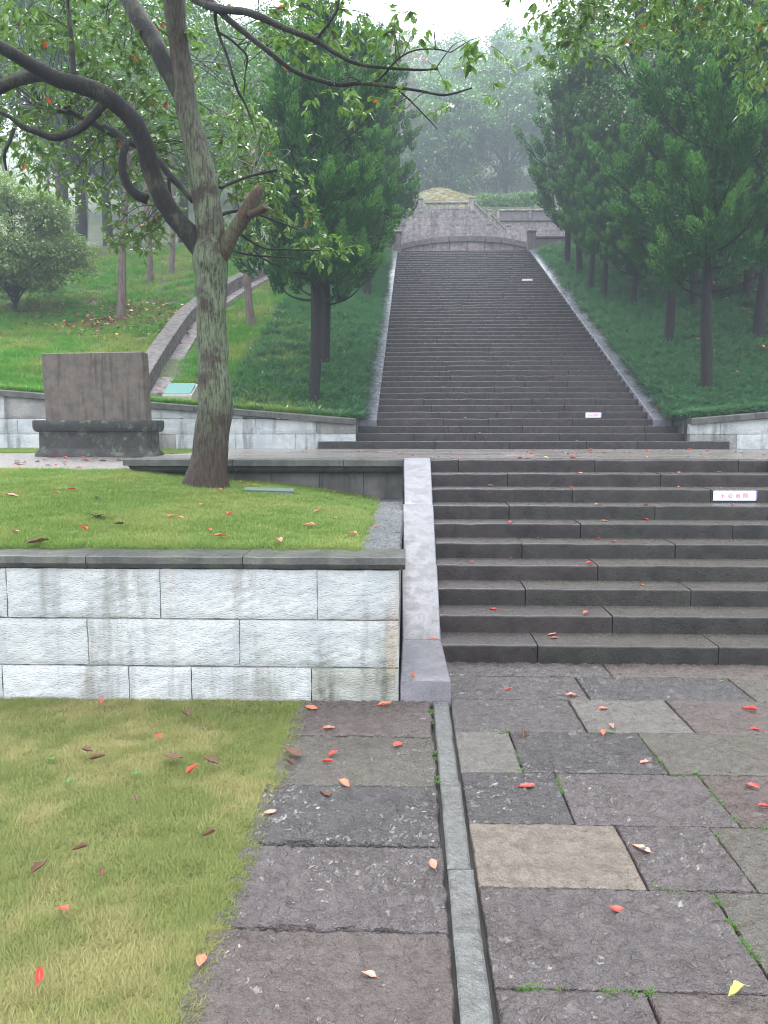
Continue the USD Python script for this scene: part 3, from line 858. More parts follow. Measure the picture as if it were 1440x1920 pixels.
# ------------------------------------------------------------------ wing walls either side of the long flight
def wing(xa, xb, cap, label, side):
    w = thing('wing_wall', label, 'wall')
    xin, xout = (xb, xa) if side < 0 else (xa, xb)
    part('core', plate(Polygon([(xa, 1.0), (xb, 1.0), (xb, float(cap(xb)) - .112), (xa, float(cap(xa)) - .112)]), 13.975, 14.14), 'dark_gap', w)
    part('end_stone', box(xin - .06, xin + .012, 14.145, 14.72, 1.2, 1.90, .01) if side < 0 else box(xin - .012, xin + .06, 14.145, 14.72, 1.2, 1.90, .01), 'coping_stone', w)
    n = 9
    for c, (z0, z1, off) in enumerate([(1.30, 1.633, 0), (1.638, 1.905, .5), (1.91, 2.9, .2)]):
        ends = np.linspace(xa, xb, n) + (off * (xb - xa) / (n - 1) if side < 0 else -off * (xb - xa) / (n - 1)) * np.r_[0, np.ones(n - 2), 0] * .7
        for i in range(n - 1):
            l, r = ends[i] + .003, ends[i + 1] - .003
            tl, tr = min(z1, float(cap(l)) - .105), min(z1, float(cap(r)) - .105)
            if c == 0 and side < 0 and r > -1.6 and False:
                continue
            if max(tl, tr) - z0 < .03:
                continue
            if min(tl, tr) - z0 < .015:
                if tl > tr:
                    r = l + (r - l) * (tl - z0 - .015) / (tl - tr)
                    tr = z0 + .015
                else:
                    l = r - (r - l) * (tr - z0 - .015) / (tr - tl)
                    tl = z0 + .015
            part('stone_block', hewn_block(l, r, 13.84, z0, tl, .14, .05, .012, seed=400 + c * 17 + i + (50 if side > 0 else 0), slope=(0, (tr - tl) / (r - l))), 'wall_wing' if (i * 7 + c * 3) % 4 else 'wall_wing_grey', w, smooth=50)
    ends = np.linspace(xa, xb, 7)
    for i in range(6):
        prof = [(13.775, -.11), (13.77, -.02), (13.785, 0.0), (14.10, .0), (14.10, -.11)]
        part('coping_stone', sweep(prof, ends[i] + .003, ends[i + 1] - .003, 8, fz=lambda x: cap(x), wear=.006, seed=i), 'coping_stone', w, smooth=35)
    return w


wing(-9.6, -.945, cap_left, 'pale stone wall with sloping coping behind the stele and the big tree', -1)
wing(4.945, 11.5, cap_right, 'stained stone wall with sloping coping right of the long staircase', 1)

# ------------------------------------------------------------------ terrace head wall, posts
tw = thing('terrace_wall', 'dark parapet wall with two square posts at the head of the long staircase', 'wall')
sx = SHEAR * (YT - 14.7)
for (xa, xb) in ((-5.2, -.80 + sx), (4.83 + sx, 15)):
    n = max(3, int((xb - xa) / 1.5))
    e = np.linspace(xa, xb, n + 1)
    for i in range(n):
        part('wall_block', hewn_block(e[i] + .004, e[i + 1] - .004, YT + .06, 6.5, 8.62, .3, .15, .012, seed=500 + i), 'monument_stone', tw, smooth=50)
        part('parapet_stone', box(e[i] + .003, e[i + 1] - .003, YT + .0, YT + .3, 8.63, 9.20, .015), 'terrace_dark', tw)
        part('parapet_cap', box(e[i] + .002, e[i + 1] - .002, YT - .04, YT + .34, 9.205, 9.30, .02), 'terrace_dark', tw)
for xc in (-.63, 4.66):
    p_ = part('post', box(xc - .15 + sx, xc + .17 + sx, YT - .04, YT + .32, ZT - .3, 9.43, .02), 'terrace_dark', tw)
    part('post_cap', box(xc - .17 + sx, xc + .19 + sx, YT - .06, YT + .34, 9.433, 9.55, .03), 'terrace_dark', p_)
part('terrace_floor', flat(-5.1, 17, YT + .0, 45.6, ZT - .03), 'landing_wet', kind='structure')

# curved wall of the round platform
arc = thing('curved_wall', 'low curved wall of pale stained stone behind the staircase head', 'wall')
c0 = at(866, 450, 41.4)
R0 = 3.75
ztop = at(866, 443, 41.4 - R0)[2]
for i in range(14):
    a0, a1 = math.pi * (1 + i / 14) + .004, math.pi * (1 + (i + 1) / 14) - .004

    def ring(r0, r1, z0, z1, aa, ab, n=6):
        t = np.linspace(aa, ab, n)
        P = np.array([[(c0[0] + r * math.cos(x), 41.4 + r * math.sin(x), z) for r, z in ((r1, z0), (r1, z1), (r0, z1), (r0, z0))] for x in t])
        F = [tris(np.stack([np.arange(n - 1) * 4 + j, np.arange(1, n) * 4 + j, np.arange(1, n) * 4 + (j + 1) % 4, np.arange(n - 1) * 4 + (j + 1) % 4], 1)) for j in range(4)]
        fan = np.array([[0, 1, 2], [0, 2, 3]])
        m = trimesh.Trimesh(P.reshape(-1, 3), np.vstack(F + [fan, fan + (n - 1) * 4]), process=False)
        trimesh.repair.fix_normals(m)
        return np.array(m.vertices), np.array(m.faces)
    part('wall_block', ring(R0 - .3, R0, ZT - .1, ztop - .25, a0, a1), 'monument_stone', arc)
    part('coping_stone', ring(R0 - .32, R0 + .08, ztop - .245, ztop, a0, a1), 'terrace_dark', arc)
part('fill', ring(0.05, R0 - .33, ZT - .1, ztop - .1, math.pi, 2 * math.pi, 24), 'landing_wet', arc)

# platform with twin stairs
YP = 44.0


def pxz(px, py, Y=YP):
    q = at(px, py, Y)
    return q[0], q[2]




ps = thing('twin_stair_platform', 'grey stone platform with balustraded stairs falling to both sides below the mound', 'platform')
TL, TR_, BR, BL = pxz(792, 393), pxz(883, 393), pxz(985, 470), pxz(692, 470)
face = Polygon([BL, BR, TR_, TL])
zs = np.linspace(BL[1], TL[1], 6)
for i in range(5):
    n = 6 if i % 2 else 5
    e = np.linspace(BL[0], BR[0], n + 1)
    for j in range(n):
        q = face.intersection(sbox(e[j] + .005, zs[i] + .004, e[j + 1] - .005, zs[i + 1] - .004))
        if not q.is_empty and q.area > .05:
            part('wall_block', plate(q, YP, YP + .4), 'monument_stone', ps)
w_top, zt_ = TR_[0] - TL[0], TL[1]
part('platform_floor', box(TL[0], TR_[0], YP + .41, YP + 2.0, zt_ - .25, zt_ - .02, .01), 'landing_wet', ps)
bal = pxz(800, 378.5)[1] - zt_
pan = sbox(TL[0] + .2, zt_ + .01, TR_[0] - .2, zt_ + bal - .09)
for j in range(4):
    cx = TL[0] + .2 + (w_top - .4) * (j + .5) / 4
    pan = pan.difference(Polygon([(cx + .22 * math.cos(t), zt_ + bal * .45 + .11 * math.sin(t)) for t in np.linspace(0, 2 * math.pi, 16)[:-1]]))
part('balustrade_panel', plate(pan, YP + .02, YP + .14), 'monument_stone', ps)
part('rail', box(TL[0] + .15, TR_[0] - .15, YP - .02, YP + .18, zt_ + bal - .085, zt_ + bal, .02), 'monument_stone', ps)
for (px_, yt, yb) in ((789, 371, 394), (755, 396, 420), (722, 422, 446), (884, 369, 394), (917, 393, 418), (953, 421, 446)):
    X_, zb_ = pxz(px_, yb)
    q = part('post', box(X_ - .13, X_ + .13, YP - .04, YP + .22, zb_ - .1, pxz(px_, yt)[1] - .1, .015), 'monument_stone', ps)
    part('post_cap', box(X_ - .15, X_ + .15, YP - .06, YP + .24, pxz(px_, yt)[1] - .097, pxz(px_, yt)[1], .02), 'monument_stone', q)
for a_, b_ in (((789, 378), (755, 402)), ((755, 402), (722, 427)), ((884, 377), (917, 399)), ((917, 399), (953, 427))):
    A, B = pxz(*a_), pxz(*b_)
    L, Rr = (A, B) if A[0] < B[0] else (B, A)
    L, Rr = (L[0] + .14, L[1]), (Rr[0] - .14, Rr[1])
    for (o0, o1, nm, d0, d1) in ((-.12, 0, 'rail', -.01, .17), (-.52, -.34, 'balustrade_panel', .03, .13)):
        part(nm, plate(Polygon([(L[0], L[1] + o0), (Rr[0], Rr[1] + o0), (Rr[0], Rr[1] + o1), (L[0], L[1] + o1)]), YP + d0, YP + d1), 'monument_stone', ps)
    for t in (.25, .5, .75):
        X_, Z_ = L[0] + (Rr[0] - L[0]) * t, L[1] + (Rr[1] - L[1]) * t
        part('baluster', box(X_ - .05, X_ + .05, YP + .04, YP + .12, Z_ - .35, Z_ - .11, .01), 'monument_stone', ps)
for s in (-1, 1):
    for i in range(14):
        xa = (TL[0] if s < 0 else TR_[0]) + s * (i * .3)
        x0_, x1_ = sorted((xa + s * .003, xa + s * .297))
        part('stair_step', box(x0_, x1_, YP + .42, YP + 1.6, ZT - .02, zt_ - .03 - i * .235, .01), 'terrace_dark', ps)
fw_ = thing('plateau_wall', 'stained grey wall with parapet band carrying the mound plateau', 'wall')
for (pa, pb) in ((640, 735), (935, 1290)):
    xa, xb = pxz(pa, 400, 46)[0], pxz(pb, 400, 46)[0]
    n = max(3, int((xb - xa) / 1.6))
    e = np.linspace(xa, xb, n + 1)
    zt2, zm = pxz(1000, 392, 46)[1], pxz(1000, 411, 46)[1]
    for i in range(n):
        for (za, zb_) in ((ZT - .1, (ZT + zm) / 2), ((ZT + zm) / 2 + .01, zm - .12)):
            part('wall_block', hewn_block(e[i] + .004, e[i + 1] - .004, 46.0, za, zb_, .4, .3, .012, seed=600 + i), 'monument_stone', fw_, smooth=50)
        part('coping_stone', box(e[i] + .002, e[i + 1] - .002, 45.9, 46.4, zm - .11, zm, .02), 'terrace_dark', fw_)
        part('parapet_panel', box(e[i] + .1, e[i + 1] - .1, 46.02, 46.2, zm + .01, zt2 - .1, .02), 'terrace_dark', fw_)
        part('post', box(e[i] - .09, e[i] + .09, 45.97, 46.25, zm + .005, zt2 - .1, .02), 'monument_stone', fw_)
        part('rail', box(e[i] + .002, e[i + 1] - .002, 45.95, 46.27, zt2 - .098, zt2, .02), 'monument_stone', fw_)
mid0, mid1 = pxz(735, 400, 46.2)[0], pxz(935, 400, 46.2)[0]
part('wall_panel', box(mid0 + .01, mid1 - .01, 46.2, 46.6, ZT - .1, zt_ - .1, .02), 'monument_stone', fw_)

# ------------------------------------------------------------------ grass mound on the plateau
mc = at(823, 348, 56)
rr, aa = np.linspace(0, 9, 40), np.linspace(0, 2 * np.pi, 65)
Rm, Am = np.meshgrid(rr, aa, indexing='ij')
Zm = mc[2] - .12 - .44 * np.maximum(Rm - .1, 0) - np.maximum(0, Rm - 6.5) * .8
Zm = Zm + .12 * (meshkit.fbm(np.stack([Rm * np.cos(Am), Rm * np.sin(Am), 0 * Rm], -1), 3, 4) - .5)
Zm = np.maximum(Zm, PLAT - .3)
mound = thing('burial_mound', 'yellowed grass burial mound rising above the platform', 'mound')
part('earth', (np.stack([mc[0] + Rm * np.cos(Am), 56 + Rm * np.sin(Am), Zm], -1).reshape(-1, 3), grid_faces(40, 65)), 'hill_ground', mound, smooth=True)

# ------------------------------------------------------------------ stele on its moulded base
stele = thing('stele', 'blank brown stone stele on a dark moulded base left of the big tree', 'stele', (-4.88, 12.15, 0))


def mould(levels, n=1):
    """Stacked rectangles (half width, half depth, z) with rounded corners."""
    out = []
    for hw, hd, z in levels:
        c = .035
        out.append([(-hw + c, -hd, z), (hw - c, -hd, z), (hw, -hd + c, z), (hw, hd - c, z), (hw - c, hd, z), (-hw + c, hd, z), (-hw, hd - c, z), (-hw, -hd + c, z)])
    P = np.array(out, float)
    f = grid_faces_wrap(len(levels), 8)
    v = P.reshape(-1, 3)
    k = np.arange(1, 7)
    b = (len(levels) - 1) * 8
    return v, np.vstack([f, np.stack([0 * k[:-1], k[:-1] + 1, k[:-1]], 1), np.stack([b + 0 * k[:-1], b + k[:-1], b + k[:-1] + 1], 1)])


part('plinth', mould([(.925, .325, 1.15), (.928, .328, 1.28), (.92, .32, 1.345), (.90, .30, 1.375), (.875, .275, 1.42)]), 'stele_base', stele, smooth=35)
part('waist', mould([(.872, .272, 1.42), (.868, .268, 1.67)]), 'stele_base', stele, smooth=35)
part('cushion', mould([(.875, .275, 1.672), (.91, .31, 1.685), (.928, .328, 1.72), (.936, .336, 1.77), (.936, .336, 1.835), (.925, .325, 1.858)]), 'stele_base', stele, smooth=35)
tb = box(-.79, .79, -.15, .15, 0, 1.06, .012)
a_ = math.radians(-1.6)
v = tb[0].copy()
v = np.stack([v[:, 0] * math.cos(a_) + v[:, 2] * math.sin(a_), v[:, 1], -v[:, 0] * math.sin(a_) * .5 + v[:, 2]], 1) + [0, 0, 1.84]
part('tablet', (v, tb[1]), 'stele_stone', stele)

# gravel round the stele
gv = thing('gravel_bed', kind='structure')
part('bed', height_mesh(np.linspace(-9.5, -3.26, 60), np.linspace(8.95, 12.75, 40), lambda X, Y: lawn_z(X, Y) + .004), 'gravel_mat', gv, smooth=True)

# ------------------------------------------------------------------ drain channel on the left slope
dr = thing('drain_channel', 'grey concrete drain channel with a low side wall climbing the left grass slope', 'drain')
pp = [on_ground(*q) for q in ((282, 741), (332, 655), (374, 598), (440, 550), (515, 512))]
path = smooth_path(pp, 60)
seglen = np.r_[0, np.cumsum(np.linalg.norm(np.diff(path, axis=0), axis=1))]
n = int(seglen[-1] / 1.0)
cutp = np.stack([np.interp(np.linspace(0, seglen[-1], n * 3 + 1), seglen, path[:, i]) for i in range(3)], 1)
tan = unit(np.gradient(cutp, axis=0) * [1, 1, 0])
nrm_ = np.stack([-tan[:, 1], tan[:, 0], 0 * tan[:, 0]], 1)     # towards the left


def prism(off0, off1, zlo, zhi, a, b):
    P = []
    for i in range(a, b + 1):
        c = cutp[i]
        e = .004 * tan[i] * (1 if i == a else -1 if i == b else 0)
        for o, z in ((off0, zlo), (off1, zlo), (off1, zhi - .01), (off1 - .01 * np.sign(off1 - off0), zhi), (off0 + .01 * np.sign(off1 - off0), zhi), (off0, zhi - .01)):
            P.append(c + nrm_[i] * o + [0, 0, z] + e)
    k, m = 6, b - a + 1
    F = [tris(np.stack([np.arange(m - 1) * k + j, np.arange(1, m) * k + j, np.arange(1, m) * k + (j + 1) % k, np.arange(m - 1) * k + (j + 1) % k], 1)) for j in range(k)]
    fan = np.array([[0, j, j + 1] for j in range(1, k - 1)])
    mm = trimesh.Trimesh(np.array(P), np.vstack(F + [fan, fan + (m - 1) * k]), process=False)
    trimesh.repair.fix_normals(mm)
    return np.array(mm.vertices), np.array(mm.faces)


for i in range(n):
    part('wall_stone', prism(.02, .38, -.5, .38, i * 3, i * 3 + 3), 'terrace_dark', dr, smooth=35)
    part('channel_slab', prism(-.30, .015, -.5, .05, i * 3, i * 3 + 3), 'monument_stone', dr, smooth=35)

# ------------------------------------------------------------------ plants: leaf masses
Z3 = np.array([0, 0, 1.0])


def rvec(r, n):
    return unit(r.normal(size=(n, 3)))


def conifer_parts(seed, H, R, start, n_limb=30, per=5, sprigs=200, gap=0.0):
    r = np.random.default_rng(seed)
    bend = r.normal(size=2) * .12
    tz = np.linspace(-.3, H * .97, 14)
    tp = np.stack([bend[0] * (tz / H) ** 2 + .03 * np.sin(tz * 1.7 + seed), bend[1] * (tz / H) ** 2 + .03 * np.cos(tz * 1.3), tz], 1)
    trunk = tube(tp, np.interp(tz, [-.3, .3, H * .5, H], [.15, .115, .075, .012]), 9, .35, seed)
    limbs, P, D, S, N, T = [], [], [], [], [], []
    for i in range(n_limb):
        f = (i + r.uniform(-.3, .3)) / n_limb
        h = start + (H - start - .3) * max(0, f) ** 1.05
        az = i * 2.399 + r.uniform(-.4, .4)
        prof = R * (.55 + .45 * math.sin(min(1, (h - start) / (H - start) * 2.2 + .25) * math.pi / 2)) * (1 - ((h - start) / (H - start)) ** 2.2) ** .7 + .12
        L = prof * r.uniform(.7, 1.25)
        b = np.array([np.interp(h, tz, tp[:, 0]), np.interp(h, tz, tp[:, 1]), h])
        o = np.array([math.cos(az), math.sin(az), 0])
        rise = r.uniform(.35, .9)
        lp = np.array([b, b + o * L * .35 + Z3 * L * rise * .12, b + o * L * .7 + Z3 * L * rise * .42, b + o * L + Z3 * L * rise * 1.05])
        lp = smooth_path(lp, 9)
        limbs.append(tube(lp, np.linspace(.032 if h < H * .6 else .018, .006, 9), 5, .2, i))
        k = max(2, int(per * (.45 + L / R * .65) + r.uniform(0, 1)))
        for j in range(k):
            t = r.uniform(.4, 1.0)
            c = lp[min(8, int(t * 8))] + r.normal(size=3) * .07 * (1 + L)
            d = unit(o * r.uniform(.15, .75) + Z3 * r.uniform(.6, 1.1) + r.normal(size=3) * .25)
            pl = r.uniform(.5, .95) * (1.1 - .3 * f)
            pr = pl * r.uniform(.13, .18)
            n = int(sprigs * pl * (pr / .1) / .6)
            u = r.uniform(0, 1, n) ** .8
            rad = pr * np.sin(np.clip(u * .9 + .12, 0, 1) * math.pi) ** .7 * np.sqrt(r.uniform(.3, 1, n))
            a = r.uniform(0, 2 * math.pi, n)
            e1 = unit(np.cross(d, [.3, .2, .9]))
            e2 = np.cross(d, e1)
            ro = np.cos(a)[:, None] * e1 + np.sin(a)[:, None] * e2
            curl = np.sin(u * 3 + j)[:, None] * e1 * .04
            P.append(c + d * (u * pl)[:, None] + ro * rad[:, None] + curl)
            D.append(d * .85 + ro * .6 + r.normal(size=(n, 3)) * .22 + Z3 * .3)
            N.append(ro + .4 * r.normal(size=(n, 3)))
            S.append(r.uniform(.075, .13, n) * (1.15 - .5 * u))
            T.append(u > r.uniform(.5, .75, n))
    m = 7000                                    # inner twigs
    h = start + .5 + (H - start - 1.2) * r.uniform(0, 1, m)
    q = R * .62 * (1 - ((h - start) / (H - start)) ** 2) * np.sqrt(r.uniform(.05, 1, m))
    a = r.uniform(0, 2 * math.pi, m)
    ro = np.stack([np.cos(a), np.sin(a), 0 * a], 1)
    keep = meshkit.noise(np.stack([ro[:, 0] * q * 1.8, ro[:, 1] * q * 1.8, h * 1.3], 1), seed) > .42
    P.append((ro * q[:, None] + Z3 * h[:, None])[keep])
    D.append((ro * .5 + Z3 * .7 + r.normal(size=(m, 3)) * .5)[keep])
    N.append((ro + r.normal(size=(m, 3)) * .5)[keep])
    S.append(r.uniform(.09, .16, m)[keep])
    T.append(np.zeros(keep.sum(), bool))
    P, D, N, S, T = np.vstack(P), np.vstack(D), np.vstack(N), np.concatenate(S), np.concatenate(T)
    return trunk, limbs, scatter(SPRIG, P[~T], D[~T], N[~T], S[~T], 1.0), scatter(SPRIG, P[T], D[T], N[T], S[T], 1.0)


def make_conifer(seed, H, R, start, loc, label, group, mat='conifer_leaf', **kw):
    t = thing('juniper_tree', label, 'tree', loc, group=group)
    trunk, limbs, crown, tips = conifer_parts(seed, H, R, start, **kw)
    part('trunk', trunk, 'bark_conifer', t, smooth=True)
    for l in limbs:
        part('limb', l, 'bark_conifer', t, smooth=True)
    part('crown', crown, mat, t)
    part('young_shoots', tips, 'conifer_tip', t)  # paler tips: young growth, with light on the tuft ends painted in
    return t


def broadleaf_parts(seed, H, R, clear, n_puff=46, per=260, leaf_len=.11, tpl=LEAF_FAR, trunk_r=.14, lean=0.0, flat_=.8):
    r = np.random.default_rng(seed)
    tz = np.linspace(-.4, H * .8, 12)
    tp = np.stack([lean * tz + .05 * np.sin(tz * .9 + seed), .05 * np.cos(tz * .8 + seed), tz], 1)
    trunk = tube(tp, np.interp(tz, [-.4, .3, H * .5, H * .8], [trunk_r * 1.35, trunk_r, trunk_r * .6, trunk_r * .2]), 9, .3, seed)
    cz = clear + (H - clear) * .5
    P, D, N, S, limbs = [], [], [], [], []
    for i in range(n_puff):
        d = rvec(r, 1)[0]
        q = r.uniform(.35, 1.0) ** .5
        c = np.array([lean * cz, 0, cz]) + d * q * np.array([R, R, (H - clear) * .5]) * (1 + .25 * r.normal() * .4)
        pr = R * r.uniform(.2, .36)
        n = int(per * r.uniform(.6, 1.3))
        dd = rvec(r, n)
        dd[:, 2] = np.where(dd[:, 2] < -.35, -dd[:, 2], dd[:, 2])
        rad = pr * r.uniform(.55, 1.08, n)
        P.append(c + dd * rad[:, None] * [1, 1, flat_])
        N.append(unit(dd * .5 + Z3 * .8 + r.normal(size=(n, 3)) * .35))
        dl = unit(dd + r.normal(size=(n, 3)) * .6)
        dl[:, 2] -= .35
        D.append(dl)
        S.append(r.uniform(.7, 1.25, n) * leaf_len)
        if i % 3 == 0:
            h = min(max(clear * .8, c[2] - R * r.uniform(.4, 1.0)), H * .78)
            b = np.array([np.interp(h, tz, tp[:, 0]), np.interp(h, tz, tp[:, 1]), h])
            lp = smooth_path([b, b + (c - b) * .4 + Z3 * .1 * R, c], 8)
            limbs.append(tube(lp, np.linspace(trunk_r * .38, trunk_r * .08, 8), 5, .2, i))
    return trunk, limbs, scatter(tpl, np.vstack(P), np.vstack(D), np.vstack(N), np.concatenate(S), 1.0)


def make_broadleaf(name, seed, H, R, clear, loc, label, group, mat, barkm='bark_conifer', **kw):
    t = thing(name, label, 'tree', loc, group=group)
    trunk, limbs, crown = broadleaf_parts(seed, H, R, clear, **kw)
    part('trunk', trunk, barkm, t, smooth=True)
    for l in limbs:
        part('limb', l, barkm, t, smooth=True)
    part('crown', crown, mat, t)
    return t


def gnd(px, py):
    p = on_ground(px, py)
    return np.array([p[0], p[1], float(terrain(p[0], p[1]))])


def spot(X, Y):
    return np.array([X, Y, float(terrain(X, Y))])


# ------------------------------------------------------------------ junipers flanking the long flight
GL, GR = 'junipers left of the long staircase', 'junipers right of the long staircase'
jA = make_conifer(11, 7.1, 1.3, 1.9, gnd(592, 762), 'dark juniper with a bare black trunk nearest the wall left of the long staircase', GL, n_limb=32, per=5)
jB = make_conifer(12, 7.4, 1.2, 1.35, gnd(609, 690), 'juniper whose trunk stands just behind the nearest left one', GL, 'conifer_dark', n_limb=34, per=5)
jC = make_conifer(13, 7.2, 1.25, 1.7, gnd(1252, 655), 'juniper second up the right slope, between the nearest one and the steps', GR, n_limb=28, per=5)
for (src, px, py, s, rz, label, grp) in [
    (jB, 690, 560, .98, 70, 'dense juniper at the left border halfway up the long staircase', GL),
    (jA, 668, 520, 1.06, 140, 'tall juniper behind the dense one left of the long staircase', GL),
    (jB, 712, 505, .95, 200, 'farthest left juniper just below the parapet', GL),
    (jA, 1320, 742, 1.0, 200, 'large juniper with a thick dark trunk nearest the wall right of the long staircase', GR),
    (jB, 1188, 582, .62, 30, 'juniper third up the slope right of the long staircase', GR),
    (jA, 1133, 570, .60, 300, 'low-crowned juniper, fourth up the slope right of the long staircase', GR),
    (jC, 1109, 547, .72, 120, 'juniper fifth up the right slope, partly behind the fourth', GR),
    (jB, 1084, 520, .92, 250, 'tall juniper second from the parapet on the right slope', GR),
    (jC, 1062, 502, 1.0, 10, 'farthest right juniper standing against the parapet', GR),
    (jB, 1300, 585, .9, 160, 'juniper behind the large right one in front of the leafy bank', GR),
    (jC, 1425, 640, 1.1, 60, 'juniper at the right edge behind the large thick-trunked one', GR),
    (jB, 1400, 560, 1.12, 300, 'tall juniper high on the bank at the right edge', GR),
]:
    dup(src, gnd(px, py), rz, s, label, grp)

# ------------------------------------------------------------------ slope trees at left, glossy broadleaves at right
GS = 'slender trees on the left grass slope'
sA = make_broadleaf('slender_tree', 21, 8.5, 2.0, 3.6, gnd(225, 602), 'leaning slender tree with a pale bare trunk on the left grass slope', GS, 'leaf_hill', 'bark_pine', lean=.10, trunk_r=.115, n_puff=24, per=170)
sB = make_broadleaf('slender_tree', 22, 7.0, 1.6, 3.6, gnd(471, 612), 'slender tree with a pale trunk right of the drain channel', GS, 'leaf_hill', 'bark_pine', lean=-.03, trunk_r=.10, n_puff=24, per=170)
for (src, px, py, s, rz, label) in [
    (sB, 279, 532, 1.0, 120, 'slender dark trunk just right of the leaning pale one'),
    (sB, 324, 516, .95, 250, 'thin dark trunk left of the big tree, above the channel bend'),
    (sB, 489, 500, .85, 30, 'thin trunk at the far end of the drain channel'),
    (sA, 118, 466, 1.3, 150, 'thick grey trunk above the light green shrub'),
    (sB, 97, 425, 1.25, 10, 'dark trunk left of the thick grey one above the shrub'),
    (sB, 131, 462, 1.2, 70, 'dark trunk right beside the thick grey one above the shrub'),
    (sB, 160, 408, 1.3, 200, 'small far trunk in the dark hollow of the slope'),
    (sA, 20, 440, 1.2, 260, 'trunk behind the light green shrub at the left edge'),
]:
    dup(src, gnd(px, py), rz, s, label, GS)
shr = thing('shrub', 'light green rounded shrub on the slope above the stele', 'shrub', gnd(28, 590))
trunk, limbs, crown = broadleaf_parts(31, 3.4, 1.65, .3, n_puff=110, per=420, leaf_len=.085, trunk_r=.06)
part('stem', trunk, 'bark_conifer', shr, smooth=True)
for l in limbs:
    part('limb', l, 'bark_conifer', shr, smooth=True)
part('crown', crown, 'leaf_shrub', shr)

GB = 'tall camphor trees behind the junipers'
cA = make_broadleaf('camphor_tree', 41, 10.0, 2.7, 2.8, spot(7.1, 25.5), 'glossy camphor tree rising behind the junipers right of the steps', GB, 'leaf_camphor', n_puff=80, per=320, leaf_len=.13, trunk_r=.2)
cB = make_broadleaf('camphor_tree', 42, 11.0, 3.4, 3.0, spot(-10.2, 36), 'broad camphor tree on the left slope behind the slender trunks', GB, 'leaf_camphor', n_puff=80, per=300, leaf_len=.15, trunk_r=.22)
for (src, X, Y, s, rz, label) in [
    (cA, 11.5, 29, 1.0, 90, 'camphor tree beside the glossy one, farther from the steps'),
    (cB, 13.0, 22, .9, 40, 'camphor tree on the bank near the right edge'),
    (cB, 9.0, 34, .85, 200, 'camphor tree above the right parapet'),
    (cA, 15.0, 30, 1.1, 10, 'camphor tree high at the right edge'),
    (cA, -5.2, 34, .9, 120, 'camphor tree behind the left junipers'),
    (cB, -12.5, 30, 1.0, 300, 'camphor tree behind the light green shrub'),
    (cA, -14.5, 38, 1.2, 60, 'camphor tree far up at the left edge'),
    (cB, -7.0, 44, .8, 180, 'camphor tree in the dark hollow of the left slope'),
    (cA, -11.5, 47, 1.0, 240, 'camphor tree closing the hollow on the left'),
    (cB, -18.0, 33, 1.2, 20, 'camphor tree at the far left of the slope'),
    (cA, -3.6, 38, .72, 330, 'small camphor tree by the left end of the parapet'),
    (cB, -20.0, 46, 1.3, 100, 'camphor tree farthest left in the haze'),
]:
    dup(src, spot(X, Y), rz, s, label, GB)

# ------------------------------------------------------------------ wood in the mist behind the mound
GM = 'misty trees on the hill behind the mound'
mA = make_broadleaf('forest_tree', 51, 12.0, 4.2, 2.5, spot(3, 68), 'pale grey-green tree fading into mist on the hill behind the mound', GM, 'leaf_hill', n_puff=70, per=190, leaf_len=.3, trunk_r=.25)
mB = make_broadleaf('forest_tree', 52, 14.0, 3.8, 3.5, spot(8.5, 71), 'pale grey-green tree fading into mist on the hill behind the mound', GM, 'leaf_camphor', n_puff=70, per=190, leaf_len=.3, trunk_r=.25)
mC = make_broadleaf('bare_tree', 53, 15.0, 3.6, 5.0, spot(-2.2, 67), 'thin rusty tree in the mist left above the mound', None, 'leaf_rusty', n_puff=60, per=60, leaf_len=.22, trunk_r=.2)
r = np.random.default_rng(55)
for i, (X, Y) in enumerate([(-23.3,73.4),(-16.2,73.8),(-8.4,69.5),(-4.9,75.7),(2.8,70.9),(13.0,72.8),(18.7,72.8),(24.2,70.2),(30.7,75.9),(-25.9,83.9),(-17.6,78.5),(-9.7,82.7),(-4.5,78.2),(5.8,81.8),(12.6,85.0),(20.1,85.4),(26.0,84.4),(33.7,85.5),(-28.1,88.8),(-23.3,89.7),(-10.7,91.5),(-3.9,90.4),(4.0,91.1),(11.8,92.7),(21.4,95.2),(30.4,95.4),(39.8,95.9),(-33.1,100.3),(-22.7,106.7),(-13.0,103.6),(-4.4,100.7),(5.7,103.6),(12.4,99.5),(24.8,106.9),(30.4,105.4),(41.6,100.2),(-39.0,117.2),(-25.6,111.4),(-16.4,111.4),(-5.4,113.6),(5.9,118.8),(14.5,119.0),(24.0,111.6),(36.0,111.3),(44.5,114.3),(-41.4,125.2),(-32.8,130.9),(-19.9,131.7),(-5.5,127.0),(3.8,128.2),(16.2,128.8),(27.3,129.0),(40.7,128.1),(49.7,129.8),(-42.8,140.4),(-26.1,142.2),(-15.3,138.1),(-2.9,142.6),(8.1,142.9),(24.2,138.5),(37.1,141.7),(50.4,140.8),(-44.0,158.9),(-33.4,153.5),(-16.1,160.7),(-4.2,156.7),(11.5,155.6),(24.3,155.5),(38.3,157.8),(52.0,156.0),(-47.1,168.2),(-33.2,173.9),(-19.4,169.8),(-2.0,169.9),(9.9,171.5),(27.5,168.8),(40.6,170.7),(58.2,171.5),(22,58),(21,48),(20,40),(24,64),(-18,60),(-20,54),(-24,66),(28,70),(-30,74),(18.5,36),(27,52)]):
    X, Y = X + r.uniform(-1.5, 1.5), Y + r.uniform(-1.5, 1.5)
    near = Y < 64
    dup((mA, mB)[i % 2], spot(X, Y), r.uniform(0, 360), r.uniform(.85, 1.15) * (.9 if near else np.interp(Y, [70, 120, 170], [1.0, 1.25, 1.45])), ('hazy tree at the side of the mound plateau' if near else None), ('hazy trees beside the mound plateau' if near else GM))
hp = []
